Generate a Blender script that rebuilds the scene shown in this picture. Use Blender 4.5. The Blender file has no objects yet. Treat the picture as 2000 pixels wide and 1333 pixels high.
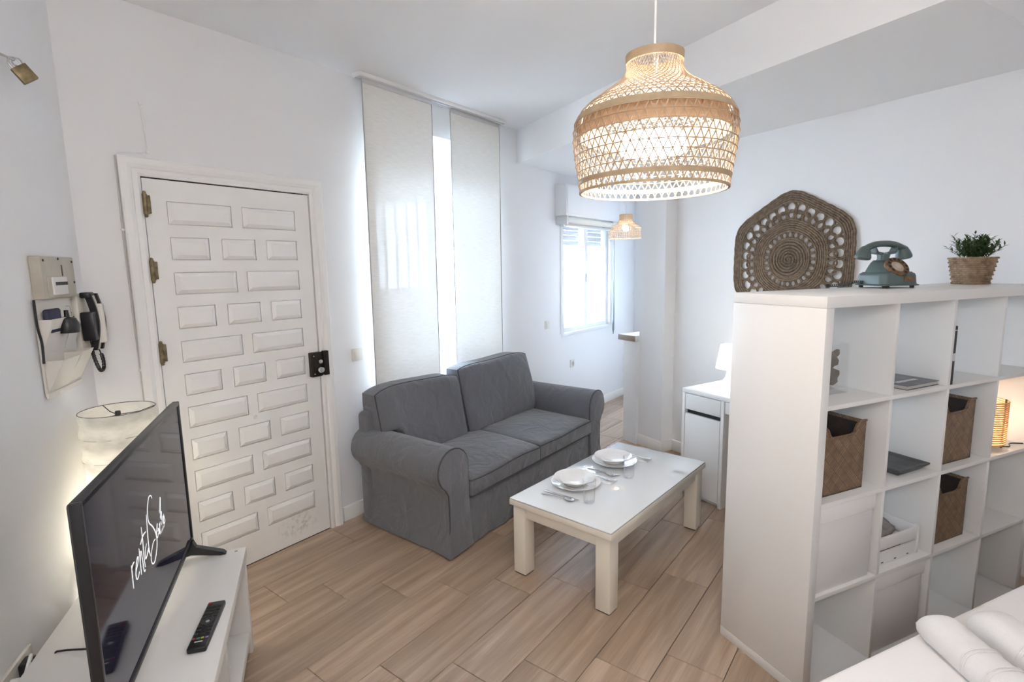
import bpy, bmesh, math, random
from mathutils import Vector, Matrix
random.seed(7)
SC = bpy.context.scene
COL = SC.collection
pi = math.pi

# ------------------------------------------------------------------ camera
FPX = 1025.9
cam = bpy.data.cameras.new('camera')
cam.sensor_fit = 'HORIZONTAL'; cam.sensor_width = 36.0
cam.lens = FPX / 2000.0 * 36.0
cam.clip_start = 0.02
cam_o = bpy.data.objects.new('camera', cam); COL.objects.link(cam_o)
PITCH, ROLL, HCAM = 0.138, 0.0173, 1.5752
_f = Vector((0, math.cos(PITCH), -math.sin(PITCH)))
_u = Vector((0, math.sin(PITCH), math.cos(PITCH)))
_r = Vector((1, 0, 0))
R_ = _r * math.cos(ROLL) - _u * math.sin(ROLL)
U_ = _r * math.sin(ROLL) + _u * math.cos(ROLL)
M = Matrix((R_, U_, -_f)).transposed().to_4x4()
M.translation = Vector((0, 0, HCAM))
cam_o.matrix_world = M
SC.camera = cam_o

# ------------------------------------------------------------------ light and exposure
W_SKY = 36.0
world = bpy.data.worlds.new('overcast_sky'); SC.world = world
world.use_nodes = True
bg = world.node_tree.nodes['Background']
bg.inputs[0].default_value = (0.70, 0.84, 1.0, 1)
bg.inputs[1].default_value = W_SKY
SC.view_settings.view_transform = 'Standard'
SC.view_settings.look = 'None'
SC.view_settings.gamma = 1.0
SC.view_settings.use_curve_mapping = False
SC.view_settings.exposure = 1.3
SC.cycles.max_bounces = 11
SC.cycles.diffuse_bounces = 7
SC.cycles.transparent_max_bounces = 10
SC.cycles.adaptive_threshold = 0.04
SC.cycles.sample_clamp_indirect = 40.0
SC.cycles.caustics_reflective = False
SC.cycles.caustics_refractive = False
PENDANT_W, KITCHEN_W, FLOORLAMP_W, DESKLAMP_W, SHELFLAMP_W, FILL_W = 6.5, 1.6, 1.7, 1.8, 1.3, 19.5

# ------------------------------------------------------------------ frames
class Frame:
    def __init__(s, ox, oy, yaw):
        s.o = Vector((ox, oy, 0)); s.yaw = yaw
        s.x = Vector((math.cos(yaw), math.sin(yaw), 0)); s.y = Vector((-math.sin(yaw), math.cos(yaw), 0))
    def p(s, x, y, z=0): return s.o + s.x * x + s.y * y + Vector((0, 0, z))
FD = Frame(-1.1475, 3.0649, 0.9195)     # door wall: x along the wall, y into the wall (room at negative y)
FS = Frame(1.0294, 1.7095, 0.4078)      # shelf: x along, y away
FL = Frame(0, 0, 0.36)                  # left wall: surface at x = -0.899, room at larger x
FR = Frame(0, 0, 0.55)                  # right wall: surface at x = 3.44
FT = Frame(0.422, 2.1685, 0.8584)       # coffee table, origin near corner
FW = Frame(0, 0, 0)
CEIL, SOFF = 2.735, 2.464

# ------------------------------------------------------------------ materials
MATS = {}
def mat(name, col, rough=0.5, metal=0.0, bump=0.0, bscale=200.0, var=0.0, vscale=6.0, coat=0.0, spec=0.5,
        stretch=(1, 1, 1), col2=None, sheen=0.0, sss=0.0):
    if name in MATS: return MATS[name]
    m = bpy.data.materials.new(name); m.use_nodes = True
    nt = m.node_tree; b = nt.nodes['Principled BSDF']
    b.inputs['Base Color'].default_value = (*col, 1)
    b.inputs['Roughness'].default_value = rough
    b.inputs['Metallic'].default_value = metal
    b.inputs['Specular IOR Level'].default_value = spec
    if coat: b.inputs['Coat Weight'].default_value = coat; b.inputs['Coat Roughness'].default_value = 0.04
    if sheen: b.inputs['Sheen Weight'].default_value = sheen
    tc = nt.nodes.new('ShaderNodeTexCoord'); mp = nt.nodes.new('ShaderNodeMapping')
    mp.inputs['Scale'].default_value = stretch
    nt.links.new(tc.outputs['Object'], mp.inputs[0])
    n2 = nt.nodes.new('ShaderNodeTexNoise'); n2.inputs['Scale'].default_value = vscale; n2.inputs['Detail'].default_value = 5
    nt.links.new(mp.outputs[0], n2.inputs['Vector'])
    mx = nt.nodes.new('ShaderNodeMix'); mx.data_type = 'RGBA'
    c2 = col2 if col2 else tuple(c * (1 - var) for c in col)
    mx.inputs[6].default_value = (*col, 1); mx.inputs[7].default_value = (*c2, 1)
    rm = nt.nodes.new('ShaderNodeMapRange'); rm.inputs[1].default_value = 0.35; rm.inputs[2].default_value = 0.65
    nt.links.new(n2.outputs[0], rm.inputs[0]); nt.links.new(rm.outputs[0], mx.inputs[0])
    if var or col2: nt.links.new(mx.outputs[2], b.inputs['Base Color'])
    if bump:
        n = nt.nodes.new('ShaderNodeTexNoise'); n.inputs['Scale'].default_value = bscale; n.inputs['Detail'].default_value = 3
        nt.links.new(mp.outputs[0], n.inputs['Vector'])
        bp = nt.nodes.new('ShaderNodeBump'); bp.inputs['Strength'].default_value = bump; bp.inputs['Distance'].default_value = 0.004
        nt.links.new(n.outputs[0], bp.inputs['Height']); nt.links.new(bp.outputs[0], b.inputs['Normal'])
    MATS[name] = m
    return m

def emis(name, col, strength):
    if name in MATS: return MATS[name]
    m = bpy.data.materials.new(name); m.use_nodes = True
    nt = m.node_tree; nt.nodes.remove(nt.nodes['Principled BSDF'])
    e = nt.nodes.new('ShaderNodeEmission'); e.inputs[0].default_value = (*col, 1); e.inputs[1].default_value = strength
    nt.links.new(e.outputs[0], nt.nodes['Material Output'].inputs[0])
    MATS[name] = m; return m

def glassy(name, tint=(1, 1, 1), refl=0.9, rough=0.0, base=0.04):
    """thin clear glass: transparent with a facing-dependent mirror"""
    if name in MATS: return MATS[name]
    m = bpy.data.materials.new(name); m.use_nodes = True
    nt = m.node_tree; nt.nodes.remove(nt.nodes['Principled BSDF'])
    t = nt.nodes.new('ShaderNodeBsdfTransparent'); t.inputs[0].default_value = (*tint, 1)
    g = nt.nodes.new('ShaderNodeBsdfGlossy'); g.inputs['Roughness'].default_value = rough
    lw = nt.nodes.new('ShaderNodeLayerWeight'); lw.inputs[0].default_value = 0.35
    mr = nt.nodes.new('ShaderNodeMapRange'); mr.inputs[3].default_value = base; mr.inputs[4].default_value = refl
    nt.links.new(lw.outputs['Facing'], mr.inputs[0])
    pw = nt.nodes.new('ShaderNodeMath'); pw.operation = 'POWER'; pw.inputs[1].default_value = 2.2
    nt.links.new(lw.outputs['Facing'], pw.inputs[0]); nt.links.new(pw.outputs[0], mr.inputs[0])
    mx = nt.nodes.new('ShaderNodeMixShader')
    nt.links.new(mr.outputs[0], mx.inputs[0]); nt.links.new(t.outputs[0], mx.inputs[1]); nt.links.new(g.outputs[0], mx.inputs[2])
    nt.links.new(mx.outputs[0], nt.nodes['Material Output'].inputs[0])
    MATS[name] = m; return m

def cloth_sheer(name, col, transp, transl, vscale=60.0, stretch=(0.25, 1, 6)):
    """fabric or paper that lets light through"""
    if name in MATS: return MATS[name]
    m = bpy.data.materials.new(name); m.use_nodes = True
    nt = m.node_tree; nt.nodes.remove(nt.nodes['Principled BSDF'])
    d = nt.nodes.new('ShaderNodeBsdfDiffuse'); d.inputs[0].default_value = (*col, 1)
    l = nt.nodes.new('ShaderNodeBsdfTranslucent'); l.inputs[0].default_value = (*col, 1)
    t = nt.nodes.new('ShaderNodeBsdfTransparent')
    m1 = nt.nodes.new('ShaderNodeMixShader'); m1.inputs[0].default_value = transl
    nt.links.new(d.outputs[0], m1.inputs[1]); nt.links.new(l.outputs[0], m1.inputs[2])
    m2 = nt.nodes.new('ShaderNodeMixShader'); nt.links.new(m1.outputs[0], m2.inputs[1]); nt.links.new(t.outputs[0], m2.inputs[2])
    tc = nt.nodes.new('ShaderNodeTexCoord'); mp = nt.nodes.new('ShaderNodeMapping'); mp.inputs['Scale'].default_value = stretch
    nz = nt.nodes.new('ShaderNodeTexNoise'); nz.inputs['Scale'].default_value = vscale; nz.inputs['Detail'].default_value = 4
    nt.links.new(tc.outputs['Object'], mp.inputs[0]); nt.links.new(mp.outputs[0], nz.inputs['Vector'])
    mr = nt.nodes.new('ShaderNodeMapRange'); mr.inputs[1].default_value = 0.3; mr.inputs[2].default_value = 0.7
    mr.inputs[3].default_value = transp * 0.55; mr.inputs[4].default_value = transp * 1.45
    nt.links.new(nz.outputs[0], mr.inputs[0]); nt.links.new(mr.outputs[0], m2.inputs[0])
    cx = nt.nodes.new('ShaderNodeMix'); cx.data_type = 'RGBA'; cx.inputs[6].default_value = (*[c * .94 for c in col], 1); cx.inputs[7].default_value = (*[min(1, c * 1.05) for c in col], 1)
    mc = nt.nodes.new('ShaderNodeMapRange'); mc.inputs[1].default_value = 0.35; mc.inputs[2].default_value = 0.65
    nt.links.new(nz.outputs[0], mc.inputs[0]); nt.links.new(mc.outputs[0], cx.inputs[0])
    nt.links.new(cx.outputs[2], d.inputs[0]); nt.links.new(cx.outputs[2], l.inputs[0])
    nt.links.new(m2.outputs[0], nt.nodes['Material Output'].inputs[0])
    MATS[name] = m; return m

def plank_mat():
    m = bpy.data.materials.new('wood_look_floor_tile'); m.use_nodes = True
    nt = m.node_tree; b = nt.nodes['Principled BSDF']
    N = nt.nodes.new; Lk = nt.links.new
    tc = N('ShaderNodeTexCoord'); oi = N('ShaderNodeObjectInfo')
    off = N('ShaderNodeCombineXYZ'); mul = N('ShaderNodeMath'); mul.operation = 'MULTIPLY'; mul.inputs[1].default_value = 37.0
    Lk(oi.outputs['Random'], mul.inputs[0]); Lk(mul.outputs[0], off.inputs[0]); Lk(mul.outputs[0], off.inputs[1])
    add = N('ShaderNodeVectorMath'); add.operation = 'ADD'
    Lk(tc.outputs['Object'], add.inputs[0]); Lk(off.outputs[0], add.inputs[1])
    mp = N('ShaderNodeMapping'); mp.inputs['Scale'].default_value = (1.1, 16, 1); Lk(add.outputs[0], mp.inputs[0])
    n1 = N('ShaderNodeTexNoise'); n1.inputs['Scale'].default_value = 1.3; n1.inputs['Detail'].default_value = 6; n1.inputs['Distortion'].default_value = 0.6
    Lk(mp.outputs[0], n1.inputs['Vector'])
    mp2 = N('ShaderNodeMapping'); mp2.inputs['Scale'].default_value = (4, 140, 1); Lk(add.outputs[0], mp2.inputs[0])
    n2 = N('ShaderNodeTexNoise'); n2.inputs['Scale'].default_value = 1.5; n2.inputs['Detail'].default_value = 3; Lk(mp2.outputs[0], n2.inputs['Vector'])
    cr = N('ShaderNodeValToRGB'); e = cr.color_ramp.elements
    e[0].position = 0.22; e[0].color = (0.175, 0.122, 0.086, 1); e[1].position = 0.80; e[1].color = (0.335, 0.258, 0.197, 1)
    k = e.new(0.5); k.color = (0.245, 0.178, 0.128, 1)
    Lk(n1.outputs[0], cr.inputs[0])
    m2 = N('ShaderNodeMix'); m2.data_type = 'RGBA'; m2.blend_type = 'MULTIPLY'; m2.inputs[0].default_value = 0.35
    Lk(cr.outputs[0], m2.inputs[6]); Lk(n2.outputs[0], m2.inputs[7])
    hv = N('ShaderNodeHueSaturation'); v = N('ShaderNodeMapRange'); v.inputs[3].default_value = 1.75; v.inputs[4].default_value = 2.15
    Lk(oi.outputs['Random'], v.inputs[0]); Lk(v.outputs[0], hv.inputs['Value']); Lk(m2.outputs[2], hv.inputs['Color'])
    Lk(hv.outputs[0], b.inputs['Base Color'])
    rr = N('ShaderNodeMapRange'); rr.inputs[3].default_value = 0.26; rr.inputs[4].default_value = 0.42; Lk(n2.outputs[0], rr.inputs[0])
    Lk(rr.outputs[0], b.inputs['Roughness'])
    bp = N('ShaderNodeBump'); bp.inputs['Strength'].default_value = 0.12; bp.inputs['Distance'].default_value = 0.002
    Lk(n2.outputs[0], bp.inputs['Height']); Lk(bp.outputs[0], b.inputs['Normal'])
    return m

def weave_mat(name, c1, c2, scale=34.0, rough=0.55):
    """diagonal twill of flat bamboo strips"""
    if name in MATS: return MATS[name]
    m = bpy.data.materials.new(name); m.use_nodes = True
    nt = m.node_tree; b = nt.nodes['Principled BSDF']; N = nt.nodes.new; Lk = nt.links.new
    tc = N('ShaderNodeTexCoord'); sp = N('ShaderNodeSeparateXYZ'); Lk(tc.outputs['Object'], sp.inputs[0])
    def M(op, a, c):
        n = N('ShaderNodeMath'); n.operation = op
        for k, q in enumerate((a, c)):
            if isinstance(q, (int, float)): n.inputs[k].default_value = q
            else: Lk(q, n.inputs[k])
        return n.outputs[0]
    h = M('ADD', sp.outputs[0], sp.outputs[1]); cb = N('ShaderNodeCombineXYZ')
    Lk(M('ADD', h, sp.outputs[2]), cb.inputs[0]); Lk(M('SUBTRACT', h, sp.outputs[2]), cb.inputs[1])
    br = N('ShaderNodeTexBrick'); br.inputs['Scale'].default_value = scale; br.offset = 0.33; br.offset_frequency = 1
    br.inputs['Brick Width'].default_value = 1.5; br.inputs['Row Height'].default_value = 0.5; br.inputs['Mortar Size'].default_value = 0.05
    br.inputs['Color1'].default_value = (*c1, 1); br.inputs['Color2'].default_value = (*[0.62 * a + 0.38 * d for a, d in zip(c1, c2)], 1); br.inputs['Mortar'].default_value = (*c2, 1)
    Lk(cb.outputs[0], br.inputs['Vector'])
    nz = N('ShaderNodeTexNoise'); nz.inputs['Scale'].default_value = 16; nz.inputs['Detail'].default_value = 5; Lk(cb.outputs[0], nz.inputs['Vector'])
    mx = N('ShaderNodeMix'); mx.data_type = 'RGBA'; mx.inputs[7].default_value = (*c2, 1)
    mr = N('ShaderNodeMapRange'); mr.inputs[1].default_value = .42; mr.inputs[2].default_value = .72; mr.inputs[4].default_value = .75; Lk(nz.outputs[0], mr.inputs[0])
    Lk(mr.outputs[0], mx.inputs[0]); Lk(br.outputs['Color'], mx.inputs[6]); Lk(mx.outputs[2], b.inputs['Base Color'])
    b.inputs['Roughness'].default_value = rough
    bp = N('ShaderNodeBump'); bp.inputs['Strength'].default_value = .6; bp.inputs['Distance'].default_value = .002; bp.invert = True
    Lk(br.outputs['Fac'], bp.inputs['Height']); Lk(bp.outputs[0], b.inputs['Normal'])
    MATS[name] = m; return m

WALL = mat('white_wall_paint', (0.80, 0.80, 0.81), 0.75, bump=0.08, bscale=60)
CEILM = mat('white_ceiling_paint', (0.82, 0.82, 0.83), 0.8, bump=0.05, bscale=50)
TRIM = mat('white_gloss_trim', (0.84, 0.835, 0.82), 0.4)
DOORM = mat('white_door_paint', (0.86, 0.855, 0.84), 0.42, bump=0.05, bscale=90, var=0.03)
DOORL = mat('scuffed_door_paint', (0.86, 0.855, 0.84), 0.42, bump=0.05, bscale=90, var=0.03)
def scuff(m, cx, cz, rx, rz):
    # worn grey kick marks low on the door leaf
    nt = m.node_tree; N = nt.nodes.new; Lk = nt.links.new; b = nt.nodes['Principled BSDF']; old = b.inputs['Base Color'].links[0].from_socket
    tc = N('ShaderNodeTexCoord'); mp = N('ShaderNodeMapping'); mp.vector_type = 'TEXTURE'
    mp.inputs['Location'].default_value = (cx, 0, cz); mp.inputs['Scale'].default_value = (rx, 1, rz); Lk(tc.outputs['Object'], mp.inputs[0])
    ln = N('ShaderNodeVectorMath'); ln.operation = 'LENGTH'; Lk(mp.outputs[0], ln.inputs[0])
    mr = N('ShaderNodeMapRange'); mr.inputs[1].default_value = 1.0; mr.inputs[2].default_value = 0.3; Lk(ln.outputs['Value'], mr.inputs[0])
    nz = N('ShaderNodeTexNoise'); nz.inputs['Scale'].default_value = 45; nz.inputs['Detail'].default_value = 6; Lk(tc.outputs['Object'], nz.inputs['Vector'])
    m2 = N('ShaderNodeMapRange'); m2.inputs[1].default_value = .48; m2.inputs[2].default_value = .62; m2.inputs[4].default_value = .4; Lk(nz.outputs[0], m2.inputs[0])
    mu = N('ShaderNodeMath'); mu.operation = 'MULTIPLY'; Lk(mr.outputs[0], mu.inputs[0]); Lk(m2.outputs[0], mu.inputs[1])
    mx = N('ShaderNodeMix'); mx.data_type = 'RGBA'; mx.inputs[7].default_value = (.30, .26, .22, 1); Lk(mu.outputs[0], mx.inputs[0]); Lk(old, mx.inputs[6]); Lk(mx.outputs[2], b.inputs['Base Color'])
scuff(DOORL, -.20, .11, .15, .075)
LACQ = mat('white_foil_board', (0.735, 0.725, 0.712), 0.38)
LACQ2 = mat('white_desk_foil', (0.80, 0.79, 0.78), 0.35)
PVC = mat('white_window_pvc', (0.76, 0.77, 0.79), 0.35)
FABRIC = mat('grey_sofa_cotton', (0.155, 0.160, 0.182), 0.9, bump=0.5, bscale=420, var=0.10, vscale=160, sheen=0.3)
def wrinkle(m, scale, strength, dist):
    nt = m.node_tree; b = nt.nodes['Principled BSDF']; old = b.inputs['Normal'].links[0].from_socket
    tc = nt.nodes.new('ShaderNodeTexCoord'); n = nt.nodes.new('ShaderNodeTexNoise'); n.inputs['Scale'].default_value = scale; n.inputs['Detail'].default_value = 2; n.inputs['Distortion'].default_value = 1.2
    nt.links.new(tc.outputs['Object'], n.inputs['Vector'])
    k = nt.nodes.new('ShaderNodeBump'); k.inputs['Strength'].default_value = strength; k.inputs['Distance'].default_value = dist
    nt.links.new(n.outputs[0], k.inputs['Height']); nt.links.new(old, k.inputs['Normal']); nt.links.new(k.outputs[0], b.inputs['Normal'])
wrinkle(FABRIC, 7.0, 0.55, 0.03)
PIPING = mat('dark_sofa_piping', (0.075, 0.076, 0.085), 0.9)
BAMBOO = mat('pale_bamboo', (0.56, 0.40, 0.25), 0.55, var=0.25, vscale=14)
BAMBOO_D = mat('bamboo_band', (0.50, 0.37, 0.23), 0.55, var=0.2, vscale=20)
BLACKP = mat('black_plastic', (0.014, 0.014, 0.016), 0.35)
DARKG = mat('dark_grey_plastic', (0.045, 0.045, 0.047), 0.5)
CHROME = mat('brushed_steel', (0.62, 0.62, 0.62), 0.22, metal=1.0)
STEEL = mat('polished_cutlery', (0.7, 0.7, 0.71), 0.12, metal=1.0)
BRASS = mat('aged_brass', (0.30, 0.235, 0.13), 0.45, metal=0.8, var=0.5, vscale=40)
CERAM = mat('white_glazed_ceramic', (0.86, 0.86, 0.86), 0.12, coat=0.4)
PANE = glassy('window_pane', (0.97, 0.99, 1.0), 0.6, 0.0, 0.04)
GLASS = glassy('clear_tumbler_glass', (1.0, 1.0, 1.0), 0.75, 0.0, 0.03)

# ------------------------------------------------------------------ mesh builder
class B:
    def __init__(s): s.v = []; s.f = []
    def add(s, v, f):
        n = len(s.v); s.v += [tuple(p) for p in v]; s.f += [tuple(i + n for i in q) for q in f]; return s
    def bm(s, bm):
        bm.verts.ensure_lookup_table(); bm.verts.index_update()
        s.add([v.co[:] for v in bm.verts], [[v.index for v in f.verts] for f in bm.faces]); bm.free(); return s
    def box(s, x0, x1, y0, y1, z0, z1, bev=0.0, seg=2):
        if x1 < x0: x0, x1 = x1, x0
        if y1 < y0: y0, y1 = y1, y0
        if z1 < z0: z0, z1 = z1, z0
        bm = bmesh.new(); bmesh.ops.create_cube(bm, size=1)
        for v in bm.verts:
            v.co = Vector((x0 + (v.co.x + .5) * (x1 - x0), y0 + (v.co.y + .5) * (y1 - y0), z0 + (v.co.z + .5) * (z1 - z0)))
        if bev: bmesh.ops.bevel(bm, geom=bm.edges[:], offset=bev, segments=seg, profile=0.5, affect='EDGES')
        return s.bm(bm)
    def lathe(s, prof, n=32, c=(0, 0, 0), ax='z', caps=True):
        v = []; f = []; m = len(prof)
        for i in range(n):
            a = 2 * pi * i / n
            for r, z in prof:
                x, y = r * math.cos(a), r * math.sin(a)
                p = (x, y, z) if ax == 'z' else ((z, x, y) if ax == 'x' else (y, z, x))
                v.append((p[0] + c[0], p[1] + c[1], p[2] + c[2]))
        for i in range(n):
            j = (i + 1) % n
            for k in range(m - 1): f.append((i * m + k, j * m + k, j * m + k + 1, i * m + k + 1))
        if caps:
            if prof[0][0] > 1e-5: f.append(tuple(i * m for i in range(n))[::-1])
            if prof[-1][0] > 1e-5: f.append(tuple(i * m + m - 1 for i in range(n)))
        return s.add(v, f)
    def cyl(s, c, r, h, n=24, ax='z', r2=None):
        return s.lathe([(r, 0), (r if r2 is None else r2, h)], n, c, ax)
    def tube(s, pts, r, n=8, closed=False, flat=None):
        pts = [Vector(p) for p in pts]; m = len(pts); v = []; f = []
        rs = r if isinstance(r, (list, tuple)) else [r] * m
        prev = None
        for i in range(m):
            if closed: t = pts[(i + 1) % m] - pts[i - 1]
            else: t = pts[min(i + 1, m - 1)] - pts[max(i - 1, 0)]
            t = t.normalized() if t.length > 1e-9 else Vector((0, 0, 1))
            if prev is None:
                a = Vector((0, 0, 1)) if abs(t.z) < 0.9 else Vector((1, 0, 0))
                nx = t.cross(a).normalized()
            else:
                nx = (prev - t * prev.dot(t)); nx = nx.normalized() if nx.length > 1e-6 else t.orthogonal().normalized()
            prev = nx; ny = t.cross(nx)
            for k in range(n):
                a = 2 * pi * k / n
                v.append(pts[i] + nx * (rs[i] * math.cos(a)) + ny * (rs[i] * math.sin(a) * (flat or 1)))
        for i in range(m if closed else m - 1):
            j = (i + 1) % m
            for k in range(n):
                l = (k + 1) % n
                f.append((i * n + k, i * n + l, j * n + l, j * n + k))
        if not closed:
            f.append(tuple(range(n))[::-1]); f.append(tuple((m - 1) * n + k for k in range(n)))
        return s.add(v, f)
    def prism(s, poly, z0, z1, plane='xy'):
        """extrude a 2D outline; plane xy -> z, xz -> y, yz -> x"""
        n = len(poly)
        def P(a, b, h): return (a, b, h) if plane == 'xy' else ((a, h, b) if plane == 'xz' else (h, a, b))
        v = [P(a, b, z0) for a, b in poly] + [P(a, b, z1) for a, b in poly]
        f = [tuple(range(n))[::-1], tuple(range(n, 2 * n))]
        f += [(i, (i + 1) % n, (i + 1) % n + n, i + n) for i in range(n)]
        return s.add(v, f)
    def loft(s, rings, closed=True, cap=True):
        n = len(rings[0]); v = [p for r in rings for p in r]; f = []
        for i in range(len(rings) - 1):
            for k in range(n if closed else n - 1):
                l = (k + 1) % n
                f.append((i * n + k, i * n + l, (i + 1) * n + l, (i + 1) * n + k))
        if cap and closed:
            f.append(tuple(range(n))[::-1]); f.append(tuple((len(rings) - 1) * n + k for k in range(n)))
        return s.add(v, f)
    def sphere(s, c, r, n=20, sx=1, sy=1, sz=1):
        m = n // 2
        prof = [(r * math.sin(pi * i / m), -r * math.cos(pi * i / m)) for i in range(m + 1)]
        k = len(s.v); s.lathe(prof, n, (0, 0, 0), caps=False)
        for i in range(k, len(s.v)):
            p = s.v[i]; s.v[i] = (p[0] * sx + c[0], p[1] * sy + c[1], p[2] * sz + c[2])
        return s
    def xf(s, mtx, start=0):
        for i in range(start, len(s.v)): s.v[i] = tuple(mtx @ Vector(s.v[i]))
        return s
    def mesh(s, name='mesh', angle=38, smooth=True):
        me = bpy.data.meshes.new(name); me.from_pydata(s.v, [], s.f)
        bm = bmesh.new(); bm.from_mesh(me)
        bmesh.ops.remove_doubles(bm, verts=bm.verts, dist=1e-6)
        bmesh.ops.recalc_face_normals(bm, faces=bm.faces); bm.to_mesh(me); bm.free()
        if smooth:
            for p in me.polygons: p.use_smooth = True
            me.set_sharp_from_angle(angle=math.radians(angle))
        me.update(); return me

def link(name, me, m=None, parent=None, loc=None, rot=None):
    o = bpy.data.objects.new(name, me); COL.objects.link(o)
    if m is not None and me is not None and len(me.materials) == 0: me.materials.append(m)
    if parent is not None: o.parent = parent
    if loc is not None: o.location = loc
    if rot is not None: o.rotation_euler = rot
    return o
def part(name, b, m, parent, loc=None, rot=None, angle=38, label=None, kind=None):
    o = link(name, b.mesh(name, angle), m, parent, loc, rot)
    if label: o['label'] = label
    if kind: o['kind'] = kind
    return o
def thing(name, fr, x, y, z, label, cat, rz=0.0, group=None):
    o = bpy.data.objects.new(name, None); COL.objects.link(o)
    o.empty_display_size = 0.05
    o.location = fr.p(x, y, z); o.rotation_euler = (0, 0, fr.yaw + rz)
    o['label'] = label; o['category'] = cat
    if group: o['group'] = group
    return o
def solo(name, b, m, fr, x, y, z, label, cat, rz=0.0, group=None, angle=38):
    o = link(name, b.mesh(name, angle), m); o.location = fr.p(x, y, z); o.rotation_euler = (0, 0, fr.yaw + rz)
    o['label'] = label; o['category'] = cat
    if group: o['group'] = group
    return o
def struct(name, b, m, fr, x=0, y=0, z=0, label=None, cat=None, empty=False):
    if empty: o = bpy.data.objects.new(name, None); COL.objects.link(o)
    else: o = link(name, b.mesh(name, 30), m)
    o.location = fr.p(x, y, z); o.rotation_euler = (0, 0, fr.yaw); o['kind'] = 'structure'
    if label: o['label'] = label
    if cat: o['category'] = cat
    return o
def smoothpath(pts, n=8, closed=False):
    """Catmull-Rom through the points"""
    P = [Vector(p) for p in pts]; out = []; m = len(P)
    for i in range(m if closed else m - 1):
        p0 = P[(i - 1) % m] if closed or i > 0 else P[0] * 2 - P[1]
        p1 = P[i]; p2 = P[(i + 1) % m]
        p3 = P[(i + 2) % m] if closed or i + 2 < m else P[-1] * 2 - P[-2]
        for k in range(n):
            t = k / n
            out.append(0.5 * ((2 * p1) + (p2 - p0) * t + (2 * p0 - 5 * p1 + 4 * p2 - p3) * t * t + (3 * p1 - p0 - 3 * p2 + p3) * t ** 3))
    if not closed: out.append(P[-1])
    return out
def copy_tree(o, parent=None):
    c = o.copy(); COL.objects.link(c)
    if parent is not None: c.parent = parent
    for ch in [k for k in bpy.data.objects if k.parent == o]: copy_tree(ch, c)
    return c
# =================================================================== STRUCTURE
# ---- floor: a screed slab with each wood-look tile on it
PW, PL = 0.2265, 0.733
slab = B(); slab.box(-3.2, 6.5, -1.6, 8.6, -0.14, -0.012)
floor = struct('floor', slab, mat('grey_screed', (0.16, 0.14, 0.12), 0.9, bump=0.1), FW, label='floor of brown wood-look tiles laid along the door wall', cat='floor')
PLANKM = plank_mat()
def clip(poly, a, b, c):
    """keep a*x+b*y<=c"""
    out = []
    for i in range(len(poly)):
        p, q = poly[i], poly[(i + 1) % len(poly)]
        dp, dq = a * p[0] + b * p[1] - c, a * q[0] + b * q[1] - c
        if dp <= 0: out.append(p)
        if dp * dq < 0:
            t = dp / (dp - dq); out.append((p[0] + (q[0] - p[0]) * t, p[1] + (q[1] - p[1]) * t))
    return out
g = 0.0011
def plank_mesh(poly):
    n = len(poly); cx = sum(p[0] for p in poly) / n; cy = sum(p[1] for p in poly) / n
    b = B(); e = 0.0016
    def ins(p, d): return (p[0] - math.copysign(min(d, abs(p[0] - cx)), p[0] - cx), p[1] - math.copysign(min(d, abs(p[1] - cy)), p[1] - cy))
    r0 = [(*ins(p, g), -0.012) for p in poly]; r1 = [(*ins(p, g), -e) for p in poly]; r2 = [(*ins(p, g + e), 0.0) for p in poly]
    b.loft([r0, r1, r2]); return b.mesh('floor_plank', smooth=False)
full_plank = None
for row in range(-1, 34):
    o0 = 1.393 + (row - 6) * PW
    ph = -0.37 + (row - 6) * PL / 4
    k0 = math.floor((-4.5 - ph) / PL)
    for k in range(k0, k0 + 18):
        t0 = ph + k * PL
        rect = [(t0, -o0 - PW), (t0 + PL, -o0 - PW), (t0 + PL, -o0), (t0, -o0)]
        w = [FD.p(*q) for q in rect]
        poly = [(p.x, p.y) for p in w]
        c = poly
        c = clip(c, FD.y.x, FD.y.y, FD.o.dot(FD.y) + 0.02)
        c = clip(c, -FL.x.x, -FL.x.y, 0.899 + 0.02)
        c = clip(c, FR.x.x, FR.x.y, 4.75) if c else c
        c = clip(c, 0, -1, 0.95) if c else c
        if len(c) < 3: continue
        ar = abs(sum(c[i][0] * c[(i + 1) % len(c)][1] - c[(i + 1) % len(c)][0] * c[i][1] for i in range(len(c)))) / 2
        if ar < 0.004: continue
        org = FD.p(t0 + PL / 2, -o0 - PW / 2)
        # tiles that the right wall stands on are left out
        if org.dot(FR.x) > 3.75 and org.dot(FR.y) < 2.7: continue
        whole = abs(ar - PW * PL) < 1e-6
        if whole and full_plank is not None: me = full_plank
        else:
            loc = [((Vector((*q, 0)) - org).dot(FD.x), (Vector((*q, 0)) - org).dot(FD.y)) for q in c]
            me = plank_mesh(loc)
            if whole: full_plank = me
        link('floor_plank', me, PLANKM, floor, org, (0, 0, FD.yaw))

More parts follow.
